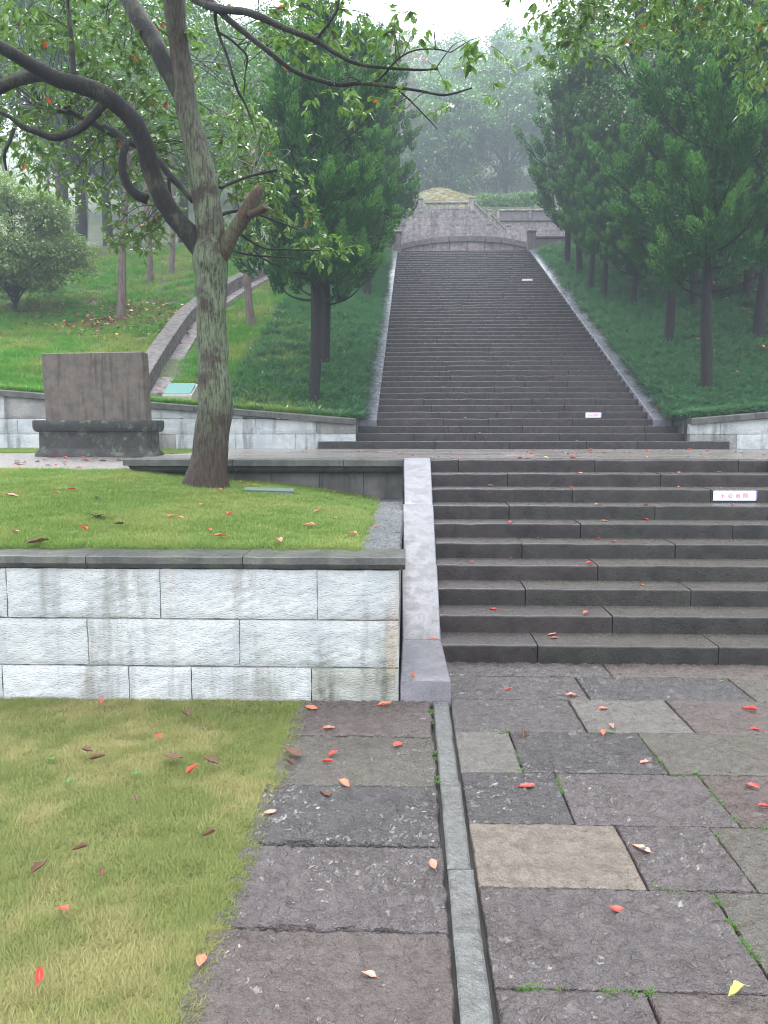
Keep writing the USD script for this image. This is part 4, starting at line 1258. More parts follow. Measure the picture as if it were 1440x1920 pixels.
for (pa, pb, Yh, top) in ((892, 1003, 48, 368), (742, 772, 48, 374)):
    xa, xb, zt2 = at(pa, 380, Yh)[0], at(pb, 380, Yh)[0], at(pa, top, Yh)[2]
    h = thing('hedge', 'bright green hedge behind the plateau wall right of the mound' if pa > 800 else 'dark green bush behind the plateau wall left of the mound', 'hedge', ((xa + xb) / 2, Yh, PLAT))
    n = int(5200 * (xb - xa) / 3.5)
    q = np.stack([r.uniform((xa - xb) / 2, (xb - xa) / 2, n), r.uniform(-.6, .9, n), (zt2 - PLAT) * r.uniform(0, 1, n) ** .6], 1)
    q[:, 2] *= .8 + .35 * meshkit.noise(np.stack([q[:, 0] * 2.2, q[:, 1], 0 * q[:, 0]], 1), 4)
    dd = rvec(r, n) * .6 + Z3 * .7
    part('leaves', scatter(LEAF_FAR, q, dd, rvec(r, n), r.uniform(.12, .26, n), .7), 'hedge_leaf' if pa > 800 else 'conifer_leaf', h)
    sv = np.linspace((xa - xb) / 2 + .2, (xb - xa) / 2 - .2, 5)
    for s_ in sv:
        part('stem', tube([(s_, 0, -.1), (s_ + .05, .05, (zt2 - PLAT) * .7)], [.03, .015], 5), 'bark_conifer', h)

# ------------------------------------------------------------------ the big tree in the foreground
YB = 8.2
big = thing('broadleaf_tree', 'big lichen-covered tree with a forked trunk and a sawn stump branch on the upper lawn', 'tree')
GROW = []                                      # points that twigs may start from


def limb(name, nodes, mat, sides=9, lump=.16, n=None, seed=0, parent=None, grow=True):
    q = np.array([[*at(px, py, Y), w / 2 * Y / FOC] for px, py, w, Y in nodes])
    n = n or max(8, len(nodes) * 6)
    q = smooth_path(q, n)
    part(name, tube(q[:, :3], np.maximum(q[:, 3], .0025), sides, lump, seed), mat, parent or big, smooth=True)
    if grow:
        GROW.append(q[len(q) // 4:, :3])


b = YB
tr = smooth_path(np.array([[*at(px, py, b), w / 2 * b / FOC] for px, py, w in [(384, 940, 128), (386, 915, 92), (388, 895, 79), (391, 870, 70), (397, 820, 65), (402, 770, 65), (403, 735, 61), (399, 690, 56), (397, 630, 54), (397, 570, 55), (396, 520, 59), (394, 490, 66), (395, 466, 60), (396, 440, 46), (394, 415, 30)]]), 100)
part('trunk', tube(tr[:, :3], tr[:, 3], 28, .17, 3, freq=9.0), 'bark_lichen', big, smooth=True)
limb('limb', [(396, 470, 51.5, b), (394, 430, 52.4, b), (388, 380, 49.7, b), (380, 330, 47.8, b), (365, 270, 44.2, b), (352, 215, 40.5, b), (344, 165, 38.6, b), (339, 110, 36.8, b), (333, 60, 36.8, b - .05), (326, 0, 38.6, b - .1), (318, -90, 35.0, b - .2), (305, -220, 27.6, b - .4)], 'bark_lichen', 18, .16, 90, 4)
limb('limb', [(352, 205, 25.2, b), (333, 165, 31.9, b), (312, 125, 33.6, b + .05), (290, 80, 32.8, b + .1), (262, 35, 31.9, b + .2), (238, -10, 30.2, b + .3), (200, -90, 25.2, b + .5)], 'bark_dark', 14, .16, 60, 5)
limb('limb', [(390, 490, 32.3, b), (366, 452, 38.7, b), (338, 420, 36.1, b - .02), (312, 385, 34.4, b - .05), (291, 340, 33.1, b - .1), (278, 300, 32.8, b - .15), (268, 262, 32.4, b - .2), (250, 228, 31.2, b - .25), (222, 198, 31.1, b - .3), (185, 172, 30.1, b - .4), (145, 158, 29.7, b - .45), (105, 148, 27.7, b - .5), (60, 122, 25.6, b - .6), (15, 96, 23.6, b - .7), (-50, 60, 22.3, b - .8), (-160, 10, 16.8, b - 1)], 'bark_dark', 14, .17, 110, 6)
limb('broken_limb', [(405, 500, 27.2, b), (424, 462, 32.0, b - .05), (440, 430, 28.8, b - .1), (458, 404, 27.2, b - .14), (472, 382, 26.4, b - .18), (482, 362, 21.6, b - .2), (487, 349, 10.4, b - .2)], 'bark_stump', 14, .22, 44, 7, grow=False)
limb('branch_stub', [(468, 402, 16.5, b - .2), (482, 397, 16.5, b - .27), (494, 390, 16.5, b - .32), (498, 386, 12.8, b - .34)], 'bark_stump', 10, .25, 14, 8, grow=False)
limb('branch', [(196, 192, 16, b - .35), (180, 212, 15, b - .4), (158, 235, 15, b - .45), (130, 250, 14, b - .5), (102, 258, 13, b - .55), (70, 248, 11, b - .6), (40, 236, 10, b - .6), (22, 222, 8, b - .65), (0, 210, 8, b - .7), (-40, 195, 7, b - .7)], 'bark_dark', 8, .12, 44, 9)
limb('branch', [(92, 140, 22, b - .5), (62, 142, 23, b - .4), (30, 150, 22, b - .3), (5, 162, 21, b - .2), (-40, 190, 18, b)], 'bark_dark', 8, .12, 24, 10)
limb('branch', [(26, 240, 7, b - .6), (18, 265, 7, b - .6), (8, 290, 6, b - .55), (12, 320, 4, b - .5)], 'bark_dark', 6, .1, 18, 11)
limb('branch', [(276, 374, 18, b + .08), (254, 364, 18, b + .06), (238, 344, 17, b + .05), (229, 316, 16, b + .05), (231, 290, 14, b + .08), (236, 268, 12, b + .15), (222, 250, 10, b + .25), (196, 236, 8, b + .4)], 'bark_dark', 9, .15, 36, 12, grow=False)
limb('branch', [(362, 376, 12, b + .1), (340, 350, 13, b + .25), (318, 328, 14, b + .35), (296, 300, 13, b + .4), (262, 275, 12, b + .5), (230, 262, 11, b + .55), (195, 243, 11, b + .6), (150, 218, 9, b + .7), (110, 208, 8, b + .8), (70, 212, 6, b + .9)], 'bark_dark', 8, .12, 50, 13)
limb('branch', [(360, 440, 8, b + .1), (335, 405, 7, b + .2), (320, 370, 7, b + .25), (316, 335, 6, b + .3)], 'bark_dark', 6, .1, 20, 14)
limb('branch', [(137, 142, 11, b - .45), (136, 110, 10, b - .4), (133, 70, 9, b - .35), (129, 25, 8, b - .3), (122, -30, 7, b - .2)], 'bark_dark', 7, .12, 28, 15)
limb('branch', [(330, -60, 20, b - .15), (352, -20, 17, b - .35), (380, 6, 15, b - .55), (421, 18, 14, b - .75), (460, 22, 13, b - .9), (494, 34, 12, b - 1.0), (533, 52, 11, b - 1.05), (592, 76, 10, b - 1.1), (630, 100, 8, b - 1.15), (669, 119, 7, b - 1.2), (723, 127, 5, b - 1.2), (786, 131, 4, b - 1.2), (822, 129, 3, b - 1.2)], 'bark_dark', 8, .12, 70, 16)
limb('branch', [(345, -40, 16, b - .3), (375, -10, 15, b - .5), (400, 8, 14, b - .6), (426, 34, 12, b - .7), (465, 66, 10, b - .8), (504, 97, 9, b - .9), (553, 134, 8, b - .95), (601, 151, 8, b - 1.0), (635, 159, 8, b - 1.05), (679, 156, 7, b - 1.1), (737, 163, 6, b - 1.2), (786, 170, 5, b - 1.3), (835, 178, 4, b - 1.3), (885, 165, 2.5, b - 1.3)], 'bark_dark', 8, .12, 70, 17)
limb('branch', [(412, 14, 7, b - .62), (404, 26, 7, b - .5), (406, 48, 6, b - .45), (414, 75, 6, b - .4), (426, 105, 5, b - .4), (436, 140, 5, b - .4), (446, 170, 5, b - .35), (462, 200, 4, b - .3), (480, 248, 3, b - .3)], 'bark_dark', 6, .1, 40, 18)
limb('branch', [(409, 60, 5, b - .43), (430, 72, 5, b - .4), (448, 88, 4, b - .4), (463, 106, 4, b - .4), (460, 140, 3, b - .4), (457, 180, 2.5, b - .4)], 'bark_dark', 6, .1, 26, 19)
limb('branch', [(594, 74, 7, b - 1.1), (604, 60, 6, b - 1.1), (618, 42, 6, b - 1.1), (632, 18, 5, b - 1.1), (636, -10, 4, b - 1.1)], 'bark_dark', 6, .1, 22, 20)
limb('branch', [(413, 352, 7, b + .05), (440, 340, 6, b + .2), (470, 330, 5, b + .3), (520, 318, 4, b + .4)], 'bark_dark', 6, .1, 18, 21)
limb('branch', [(413, 403, 8, b + .05), (435, 397, 6, b + .15), (465, 395, 5, b + .2), (505, 410, 4, b + .3), (560, 430, 3, b + .3)], 'bark_dark', 6, .1, 22, 22)
limb('branch', [(440, 430, 5, b), (470, 452, 5, b + .05), (500, 466, 4, b + .1), (545, 468, 3, b + .1), (600, 470, 3, b + .1)], 'bark_dark', 6, .1, 22, 23)
limb('branch', [(420, 462, 5, b), (450, 474, 4, b + .1), (490, 480, 3, b + .1), (560, 484, 2.5, b + .1)], 'bark_dark', 6, .1, 20, 24)
limb('branch', [(700, 156, 5, b - 1.1), (720, 140, 4, b - 1.15), (745, 112, 3.5, b - 1.2), (775, 95, 3, b - 1.2), (815, 92, 2.5, b - 1.2), (845, 98, 2, b - 1.2)], 'bark_dark', 5, .1, 22, 25)
limb('branch', [(740, 163, 4, b - 1.2), (765, 185, 3, b - 1.2), (790, 210, 2.5, b - 1.2), (820, 242, 2, b - 1.2)], 'bark_dark', 5, .1, 16, 26)
GROW = np.vstack(GROW)


def foliage(regions, tree, seed, mat, red=0, length=(.07, .115), parts_most=300, win=((-20, 1460), (-10, 700)), link=True, grow=None):
    r = np.random.default_rng(seed)
    P, D, N, S = [], [], [], []
    twigs = []
    for (px, py, Y, rx, rz, ry, n) in regions:
        c = at(px, py, Y)
        anchors = c + r.normal(size=(n, 3)) * np.array([rx, ry, rz]) * .55
        g_ = grow if grow is not None else GROW
        for i, a in enumerate(anchors):
            out = unit(r.normal(size=3) * [1, 1, .35] - Z3 * .1)
            L = r.uniform(.12, .28)
            if i % 4 == 0 and link:
                dq = np.linalg.norm(g_ - a, axis=1)
                b0 = g_[np.argmin(dq + r.uniform(0, .5, len(dq)))]
                mid = (a + b0) / 2 + r.normal(size=3) * .12 * np.linalg.norm(a - b0) + Z3 * .05
                if np.linalg.norm(a - b0) < 2.2:
                    twigs.append((smooth_path([b0, mid, a], 9), np.linspace(.006, .0025, 9)))
            tip = a + out * L - Z3 * L * .25
            twigs.append((smooth_path([a, a + out * L * .55, tip], 5), np.linspace(.0028, .0012, 5)))
            m = int(r.integers(6, 11))
            u = r.uniform(.1, 1, m)
            base = a + out * (u * L)[:, None] - Z3 * (L * .25 * u ** 2)[:, None]
            az = r.uniform(0, 2 * np.pi, m)
            d = unit(out * .7 + np.stack([np.cos(az), np.sin(az), 0 * az], 1) * .9 - Z3 * r.uniform(.1, .8, m)[:, None])
            P.append(base)
            D.append(d)
            N.append(unit(Z3 + r.normal(size=(m, 3)) * .45))
            S.append(r.uniform(*length, m))
    P, D, N, S = np.vstack(P), np.vstack(D), np.vstack(N), np.concatenate(S)
    view = (P - EYE) @ np.stack([RT, UP, FW], 1)
    px, py = 720 + FOC * view[:, 0] / view[:, 2], 960 - FOC * view[:, 1] / view[:, 2]
    facing = np.abs((N * unit(P - EYE)).sum(1))
    size = S / view[:, 2] * (.35 + facing) * ((px > win[0][0]) & (px < win[0][1]) & (py > win[1][0]) & (py < win[1][1]))
    order = np.argsort(-size)
    pick = order[:parts_most]
    rest = order[parts_most:]
    isred = r.uniform(size=len(P)) < red
    isred[pick[len(pick) // 2:]] = False
    for k in pick:
        part('leaf', scatter(LEAF_NEAR, P[k:k + 1], D[k:k + 1], N[k:k + 1], S[k:k + 1], 1.0), 'leaf_red' if isred[k] else mat, tree)
    reds = rest[isred[rest]]
    rest = rest[~isred[rest]]
    part('crown', scatter(LEAF_NEAR, P[rest], D[rest], N[rest], S[rest], 1.0), mat, tree, kind='stuff')
    if len(reds):
        for k in reds[:40]:
            part('red_leaf', scatter(LEAF_NEAR, P[k:k + 1], D[k:k + 1], N[k:k + 1], S[k:k + 1], 1.1), 'leaf_red', tree)
    part('twigs', cat([tube(p, q, 4, caps=False) for p, q in twigs]), 'bark_twig', tree, kind='stuff')


foliage([
    (110, 70, 8.7, 1.0, .8, .9, 210), (230, 150, 9.2, .85, .75, .7, 150), (40, 230, 8.6, .7, .5, .6, 70), (250, 40, 9.4, .8, .55, .5, 100), (180, 290, 9.2, .8, .4, .6, 90), (100, 325, 8.6, .5, .2, .4, 16), (262, 415, 8.9, .42, .3, .3, 40), (235, 440, 8.7, .3, .15, .3, 14),
    (470, 290, 9.5, .5, .55, .5, 70), (450, 215, 9.9, .3, .3, .4, 26), (520, 375, 9, .5, .28, .4, 44), (600, 462, 8.5, .26, .12, .2, 20), (450, 440, 9, .3, .2, .3, 14), (540, 25, 7.7, .4, .3, .4, 30), (570, 70, 8.0, .4, .25, .4, 14), (660, 40, 7.3, .45, .28, .3, 22), (740, 95, 7.2, .35, .2, .3, 9), (905, 110, 6.9, .2, .2, .1, 5), (680, 175, 7.1, .5, .15, .2, 8), (800, 185, 7.0, .4, .12, .2, 6), (740, 20, 7.2, .4, .15, .2, 7), (400, 310, 9.6, .4, .4, .3, 26), (320, 250, 9.3, .6, .6, .4, 40), (-60, 60, 8.4, .6, .8, .6, 40)],
    big, 61, 'leaf_fore', .012)

over = thing('broadleaf_tree', 'tree beyond the right edge whose leafy branch hangs into the top right corner', 'tree')
GR2 = []
tz = np.linspace(.6, 7.5, 16)
tp = np.stack([5.9 + .12 * np.sin(tz), 8.7 + .1 * np.cos(tz * 1.2), tz], 1)
part('trunk', tube(tp, np.interp(tz, [.6, 1.5, 7.5], [.28, .19, .1]), 14, .16, 5), 'bark_dark', over, smooth=True)
for nd in ([(5.9, 8.7, 4.6, .07), (5.2, 8.6, 5.6, .05), (4.4, 8.4, 6.2, .035), (3.4, 8.2, 6.35, .02), (2.2, 8.0, 6.3, .008)], [(5.95, 8.72, 5.4, .06), (5.3, 9.2, 6.3, .04), (4.3, 9.6, 6.8, .025), (3.2, 9.8, 7.0, .008)], [(5.9, 8.7, 3.9, .05), (5.4, 8.9, 4.9, .03), (4.9, 9.0, 5.5, .02), (4.4, 9.1, 5.8, .008)]):
    q = smooth_path(nd, 30)
    part('limb', tube(q[:, :3], q[:, 3], 9, .14, 4), 'bark_dark', over, smooth=True)
    GR2.append(q[8:, :3])
foliage([(1060, 20, 8, .3, .3, .3, 26), (1130, 10, 8.1, .4, .26, .4, 40), (1230, 5, 8.4, .6, .28, .5, 60), (1350, 20, 8.9, .6, .34, .5, 70), (1430, 110, 9.2, .35, .4, .4, 40), (1040, 70, 7.9, .2, .2, .2, 12), (1180, 50, 9.5, .5, .25, .4, 40), (1300, -60, 8.6, .9, .3, .6, 60), (1010, 0, 7.9, .25, .15, .2, 8)], over, 67, 'leaf_fore', .008, parts_most=120, win=((1000, 1460), (-10, 300)), grow=np.vstack(GR2))



def upper_crown(tree, limbs, clumps, seed, per=330):  # unseen foliage, added overhead to darken what the wet paving reflects
    """The rest of a crown, above the picture: limbs and leaf clumps."""
    q = np.random.default_rng(seed)
    for nd in limbs:
        w = smooth_path(nd, 24)
        part('limb', tube(w[:, :3], w[:, 3], 8, .14, seed), 'bark_dark', tree, smooth=True)
    P = np.vstack([np.array(c[:3]) + q.normal(size=(per, 3)) * [.8, .8, .4] for c in clumps])
    P = P[P[:, 2] > 2.0 + .58 * np.maximum(P[:, 1], 1)]
    n = len(P)
    a = q.uniform(0, 2 * np.pi, n)
    D = np.stack([np.cos(a), np.sin(a), -q.uniform(.1, .8, n)], 1)
    part('upper_crown', scatter(LEAF_FAR, P, D, Z3 + q.normal(size=(n, 3)) * .45, q.uniform(.08, .13, n), .9), 'leaf_fore', tree, kind='stuff')


q = np.random.default_rng(91)
upper_crown(big, [[(-2.6, 7.9, 6.6, .1), (-1.9, 7.0, 7.4, .07), (-.8, 5.8, 7.9, .04), (.6, 4.6, 8.0, .015)], [(-2.6, 7.9, 6.6, .1), (-3.4, 6.8, 7.6, .07), (-4.2, 5.4, 8.1, .03)]],
            [(x, y, 4.3 + .58 * y + q.uniform(0, 1.2)) for x, y in q.uniform([-6.5, 2.0], [.8, 11], (34, 2))], 92)
upper_crown(over, [[(5.95, 8.8, 7.4, .09), (5.0, 7.6, 8.2, .06), (3.6, 6.0, 8.6, .03), (2.4, 4.4, 8.4, .012)], [(5.95, 8.8, 7.4, .08), (6.9, 7.4, 8.3, .05), (7.6, 5.5, 8.6, .02)]],
            [(x, y, 4.3 + .58 * y + q.uniform(0, 1.2)) for x, y in q.uniform([2.2, 2.0], [9.5, 11], (34, 2))], 93)

def zat(px, py, z):
    q = ray(px, py)
    return EYE + q * (z - EYE[2]) / q[2]


# ------------------------------------------------------------------ grass
r = np.random.default_rng(77)


def tuft(n, rad, l0, l1, lean0, lean1, w, seg=3, seed=0):
    q = np.random.default_rng(seed)
    a, d = q.uniform(0, 2 * np.pi, n), rad * np.sqrt(q.uniform(0, 1, n))
    pos = np.stack([d * np.cos(a), d * np.sin(a), -.005 + 0 * a], 1)
    az = a + q.normal(size=n) * 1.0
    return arc_blades(pos, az, q.uniform(l0, l1, n), q.uniform(lean0, lean1, n), np.full(n, w) * q.uniform(.7, 1.2, n), q, seg)


def lay(name, protos, X, Y, zf, s0, s1, **kw):
    n = len(X)
    instancer(name, protos, np.stack([X, Y, zf(X, Y)], 1), r.uniform(s0, s1, n), r.integers(0, len(protos), n), r.uniform(0, 2 * np.pi, n), **kw)


near = [(tuft(80, .06, .018, .048, .4, 1.0, .0021, 3, i), 'lawn_blade') for i in range(5)]
n = 9000
Y = r.uniform(1.55, 4.73, n)
X = -.665 - (.62 * Y + .5) * r.uniform(0, 1, n)
edge = -.665 + .035 * (meshkit.noise(np.stack([Y * 6, 0 * Y, 0 * Y], 1), 3) - .5)
X = np.minimum(X, edge)
nE = 700
Ye = r.uniform(1.6, 4.7, nE)
X, Y = np.r_[X, -.675 + r.uniform(-.05, .02, nE)], np.r_[Y, Ye]
lay('grass', near, X, Y, lambda X, Y: -.012 + 0 * X, .75, 1.2, kind='stuff', label='short yellow-green lawn grass in front of the retaining wall', cat='grass')
far = [(tuft(70, .075, .03, .06, .3, .95, .0032, 3, 20 + i), 'lawn_blade_green') for i in range(5)]
n = 9500
Y = r.uniform(5.04, 8.94, n)
X = -.345 - (.60 * Y + .4) * r.uniform(0, 1, n)
k = (Y < 8.72) | (X < -3.3) | (Y < 8.9)
X, Y = X[k], Y[k]
k = (X < -.35) & ~((Y > 8.9) & (X > -3.2))
nb = 2600
X, Y = np.r_[X[k], r.uniform(-9.2, -3.28, nb)], np.r_[Y[k], r.uniform(12.75, 13.8, nb)]
lay('grass', far, X, Y, lambda X, Y: lawn_z(X, Y), .75, 1.25, kind='stuff', label='bright green lawn grass of the upper lawn round the big tree', cat='grass')

bank = [(tuft(54, .15, .08, .24, .3, .95, .010, 4, 40 + i), 'bank_blade') for i in range(5)]
n = 9000
Y = 14.13 + 17 * r.uniform(0, 1, n) ** 1.5
X = -1.3 - r.uniform(0, 1, n) * (.62 * Y - .4)
k = r.uniform(size=n) < np.clip((-X - 1.2) / 1.2, 0, 1)
dch = np.min(np.hypot(X[:, None] - cutp[None, :, 0], Y[:, None] - cutp[None, :, 1]), 1)
k &= dch > .42
lay('grass', bank, X[k], Y[k], terrain, .6, 1.2, kind='stuff', label='long bright grass covering the left slope', cat='grass')
mondo = [(tuft(32, .11, .18, .38, .55, 1.0, .023, 4, 60 + i), 'mondo_blade') for i in range(5)]
n = 3200
Y = 14.15 + 17.2 * r.uniform(0, 1, n)
X = -.97 - 2.6 * r.uniform(0, 1, n) ** 1.6 + SHEAR * (Y - 14.7)
n2 = 9000
Y2 = 14.15 + 17.2 * r.uniform(0, 1, n2) ** 1.2
X2 = 4.91 + SHEAR * (Y2 - 14.7) + (1.5 + .42 * (Y2 - 12)) * r.uniform(0, 1, n2)
kill = (X2 > 7.3 + .12 * (Y2 - 14)) & (r.uniform(size=n2) < .55)
X, Y = np.r_[X, X2[~kill]], np.r_[Y, Y2[~kill]]
lay('ground_cover', mondo, X, Y, terrain, .75, 1.2, kind='stuff', label='dark glossy lily turf covering the slopes beside the long staircase', cat='ground cover')
front = [(tuft(50, .09, .14, .26, .5, 1.0, .008, 4, 80 + i), 'mondo_front') for i in range(4)]
n = 420
X = np.r_[r.uniform(-7.6, -.98, n), r.uniform(4.98, 9.5, 330)]
Y = 14.10 + np.abs(r.normal(size=len(X))) * .13
lay('ground_cover', front, X, Y, lambda X, Y: np.where(X < 2, cap_left(X), cap_right(X)) - .03 + 0 * Y, .7, 1.1, kind='stuff', label='bright lily turf fringe hanging over the wing wall copings', cat='ground cover')
n = 2600
a, d = r.uniform(0, 2 * np.pi, n), 7.5 * np.sqrt(r.uniform(0, 1, n))
X, Y = mc[0] + d * np.cos(a), 56 + d * np.sin(a)
instancer('grass', [(tuft(50, .2, .04, .10, .3, .9, .03, 2, 90), 'mound_blade')], np.stack([X, Y, mc[2] - .15 - .44 * np.maximum(d - .1, 0) - .8 * np.maximum(0, d - 6.5)], 1), r.uniform(.7, 1.2, n), np.zeros(n, int), a, parent=mound, kind='stuff')
# moss and weeds in the joints
mo = [(tuft(30, .012, .008, .02, .3, 1.0, .004, 2, 95 + i), 'moss_blade') for i in range(3)]
seg_ = [((1.30, 3.74), (1.31, 4.2), 60), ((.585, 3.74), (.575, 4.0), 30), ((1.30, 3.73), (1.62, 3.728), 50), ((1.45, 3.25), (1.43, 3.7), 80), ((.735, 3.5), (.73, 3.7), 24), ((1.14, 2.3), (1.12, 2.74), 90), ((.33, 2.22), (.47, 2.22), 40), ((.6, 2.22), (.76, 2.218), 40), ((.40, 4.262), (.60, 4.264), 34), ((.98, 4.26), (1.1, 4.266), 26), ((1.44, 3.22), (1.66, 3.218), 50), ((.150, 3.6), (.150, 4.6), 24), ((.48, 3.73), (.56, 3.73), 14), ((.94, 2.745), (1.02, 2.746), 16), ((1.9, 4.8), (2.0, 4.8), 8), ((1.3, 2.8), (1.31, 3.2), 14)]
Q = []
for a, b_, n in seg_:
    t = r.uniform(0, 1, n)[:, None]
    t = t[meshkit.noise(np.c_[t * 9, t * 0 + a[0] * 7, t * 0 + a[1] * 5], 3) > .42]
    Q.append(np.array(a) + (np.array(b_) - np.array(a)) * t + r.normal(size=(len(t), 2)) * .006)
Q = np.vstack(Q)
instancer('moss', mo, np.c_[Q, np.full(len(Q), -.006)], r.uniform(.6, 1.3, len(Q)), r.integers(0, 3, len(Q)), r.uniform(0, 6.28, len(Q)), parent=pave, kind='stuff')
# small weeds
def weed(px, py, z, size, label, n=12):
    P0 = zat(px, py, z)
    w = thing('weed', label, 'weed', P0)
    a = np.arange(n) * 2.4
    D = np.stack([np.cos(a), np.sin(a), r.uniform(.25, .8, n)], 1)
    part('leaves', scatter(LEAF_NEAR, np.stack([np.cos(a), np.sin(a), 0 * a], 1) * .004, D, Z3 + r.normal(size=(n, 3)) * .2, r.uniform(.6, 1.1, n) * size, .8), 'mondo_front', w)


for px, py, z, size, label in [(128, 1468, .015, .03, 'bright green rosette weed in the left of the lower lawn'), (255, 1452, .015, .028, 'low green weed in the lawn left of the dark red leaf'), (95, 1424, .015, .025, 'smallest green weed near the left edge of the lower lawn'), (1145, 1373, .0, .022, 'tiny weed in the joint by the pale leaf'), (1232, 1662, .0, .02, 'tiny weed at the corner of the tan slab'), (1300, 1450, .0, .03, 'weed in the joint above the rust-brown slab'), (938, 908, 1.10, .05, 'green weed growing on a tread of the lower steps'), (1348, 1279, .0, .03, 'yellowish weed on the paving near the lowest riser'), (925, 935, 1.17, .25, 'tuft of tall grass at the foot of the landing wall')][:8]:
    weed(px, py, z, size, label)
# leaf litter on the right bank and round the leaning trunk
lit = []
for i in range(4):
    q = np.random.default_rng(200 + i)
    m = 14
    lit.append((scatter(LEAF_FAR, q.normal(size=(m, 3)) * [.18, .18, .01] + [0, 0, .05], rvec(q, m) * [1, 1, .25], Z3 + q.normal(size=(m, 3)) * .4, q.uniform(.06, .11, m), 1.4), 'fallen_pale' if i == 0 else 'fallen_brown' if i < 3 else 'fallen_orange'))
n = 420
Y = 14.6 + 13 * r.uniform(0, 1, n)
X = 6.6 + (.30 * Y) * r.uniform(0, 1, n)
n2 = 130
p0 = gnd(225, 602)
X, Y = np.r_[X, p0[0] + r.normal(size=n2) * 1.2], np.r_[Y, p0[1] + r.normal(size=n2) * .9]
lay('leaf_litter', lit, X, Y, terrain, .8, 1.3, kind='stuff', label='brown and pink dead leaves strewn over the slopes under the trees', cat='leaves')

# ------------------------------------------------------------------ signs and plates
GLYPH = [
    [[(.5, .95), (.5, .08), (.36, .16)], [(.3, .64), (.1, .28)], [(.7, .64), (.92, .28)]],
    [[(.16, .55), (.06, .22)], [(.32, .7), (.33, .22), (.44, .08), (.74, .08), (.8, .3)], [(.46, .92), (.58, .7)], [(.78, .7), (.95, .42)]],
    [[(.46, .98), (.2, .58), (.8, .63)], [(.64, .82), (.88, .55)], [(.24, .42), (.76, .42), (.76, .04), (.24, .04), (.24, .42)]],
    [[(.08, .95), (.08, .0)], [(.08, .94), (.36, .94), (.24, .68), (.38, .46), (.3, .34), (.2, .38)], [(.7, .98), (.42, .58)], [(.7, .98), (.98, .58)], [(.6, .56), (.58, .28), (.46, .0)], [(.82, .56), (.82, .0)]],
]


def sign(loc, w, h, label):
    s = thing('warning_sign', label, 'sign', loc)
    part('plate', box(-w / 2, w / 2, -.003, .003, 0, h, .001), 'sign_white', s)
    part('backing', box(w / 2 + .0005, w / 2 + .014, -.002, .004, .006, h, .001), 'sign_shadow', s)  # purple strip standing in for the shadow beside the plate
    c = h * .48
    for i, st_ in enumerate(GLYPH):
        g_ = unary_union([LineString(q).buffer(.05, cap_style=2, join_style=2) for q in st_])
        v, f = [], []
        for gg in getattr(g_, 'geoms', [g_]):
            m = trimesh.creation.extrude_polygon(gg, .0012, engine='earcut')
            v.append((np.stack([m.vertices[:, 0] * c, -.0031 - m.vertices[:, 2], m.vertices[:, 1] * c], 1), m.faces))
        vv, ff = cat(v)
        part('character', (vv + [(-.335 + i * .178 * 1.01) * w, 0, h * .27], ff), 'sign_red', s)
    return s


sign((3.335, Y0 + 7 * TREAD - .013, RISE * 7 + .022), .43, .103, 'white plate with four red characters on a lower flight riser below the landing')
k = 5
sign((3.54, Y1 + (k - 1) * TREAD2 - .015, LAND + RISE2 * (k - 1) + .02), .29, .10, 'white warning plate on a riser near the foot of the long staircase')
k = 39
sign((3.92, Y1 + (k - 1) * TREAD2 - .015, LAND + RISE2 * (k - 1) + .02), .34, .10, 'small white warning plate on a riser high up the long staircase')

pz = np.array([*at(333, 748, 14.35)])
s = thing('information_panel', 'turquoise tilted panel in the grass between the stele and the big tree', 'panel', (pz[0], 14.35, float(cap_left(pz[0])) + .09), rot=(0, 0, -4))
tb = trimesh.creation.box([.52, .36, .015])
tb.apply_transform(trimesh.transformations.rotation_matrix(math.radians(36), [1, 0, 0]))
tb.apply_translation([0, .12, .2])
part('face', (np.array(tb.vertices), np.array(tb.faces)), 'panel_teal', s)
tb = trimesh.convex.convex_hull(np.array([(-.27, -.06, -.3), (.29, -.06, -.3), (-.27, .34, -.3), (.29, .34, -.3), (-.27, -.06, .07), (.29, -.06, .07), (-.27, .30, .29), (.29, .30, .29)]))
part('block', (np.array(tb.vertices), np.array(tb.faces)), 'panel_grey', s)
pz = np.array([-1.46, 8.05])
s = thing('plaque', 'small pale metal plaque set in the lawn right of the big tree', 'plaque', (pz[0], pz[1], float(lawn_z(*pz)) + .035), rot=(7, 2, 4))
part('plate', box(-.26, .26, -.07, .07, 0, .015, .004), 'plaque_green', s)
part('base', box(-.25, .25, -.06, .06, -.08, -.001, .004), 'panel_grey', s)

# ------------------------------------------------------------------ fallen leaves, each a thing
def leaf_mesh(seed, wide, curl, twist):
    q = np.random.default_rng(seed)
    u = np.linspace(0, 1, 9)
    half = wide * np.sin(np.pi * u ** .8) ** .8 * (1 + .08 * q.normal(size=9))
    half[0], half[-1] = .012, .005
    v = np.linspace(-1, 1, 5)
    U, V = np.meshgrid(u, v, indexing='ij')
    x = U - .5
    y = V * half[:, None] + .05 * np.sin(U * 4 + seed)
    z = .03 + curl * (np.abs(V) ** 1.6 * half[:, None] * 1.1 + .25 * (U - .45) ** 2) + twist * V * half[:, None] * (U - .5) + .015 * q.normal(size=U.shape)
    top = np.stack([x, y, z], -1).reshape(-1, 3)
    f = grid_faces(9, 5)
    stem = tube([(-.5, y[0, 2], z[0, 2]), (-.62, .02, .04), (-.74, .05, .02)], [.012, .01, .009], 4)
    n = len(top)
    bot = top - [0, 0, .008]
    return cat([(np.vstack([top, bot]), np.vstack([f, f[:, ::-1] + n])), stem])


LM = [leaf_mesh(1, .24, .5, .3), leaf_mesh(2, .2, .9, -.5), leaf_mesh(3, .28, .25, .6), leaf_mesh(4, .17, 1.3, .2)]
PROTO = {}


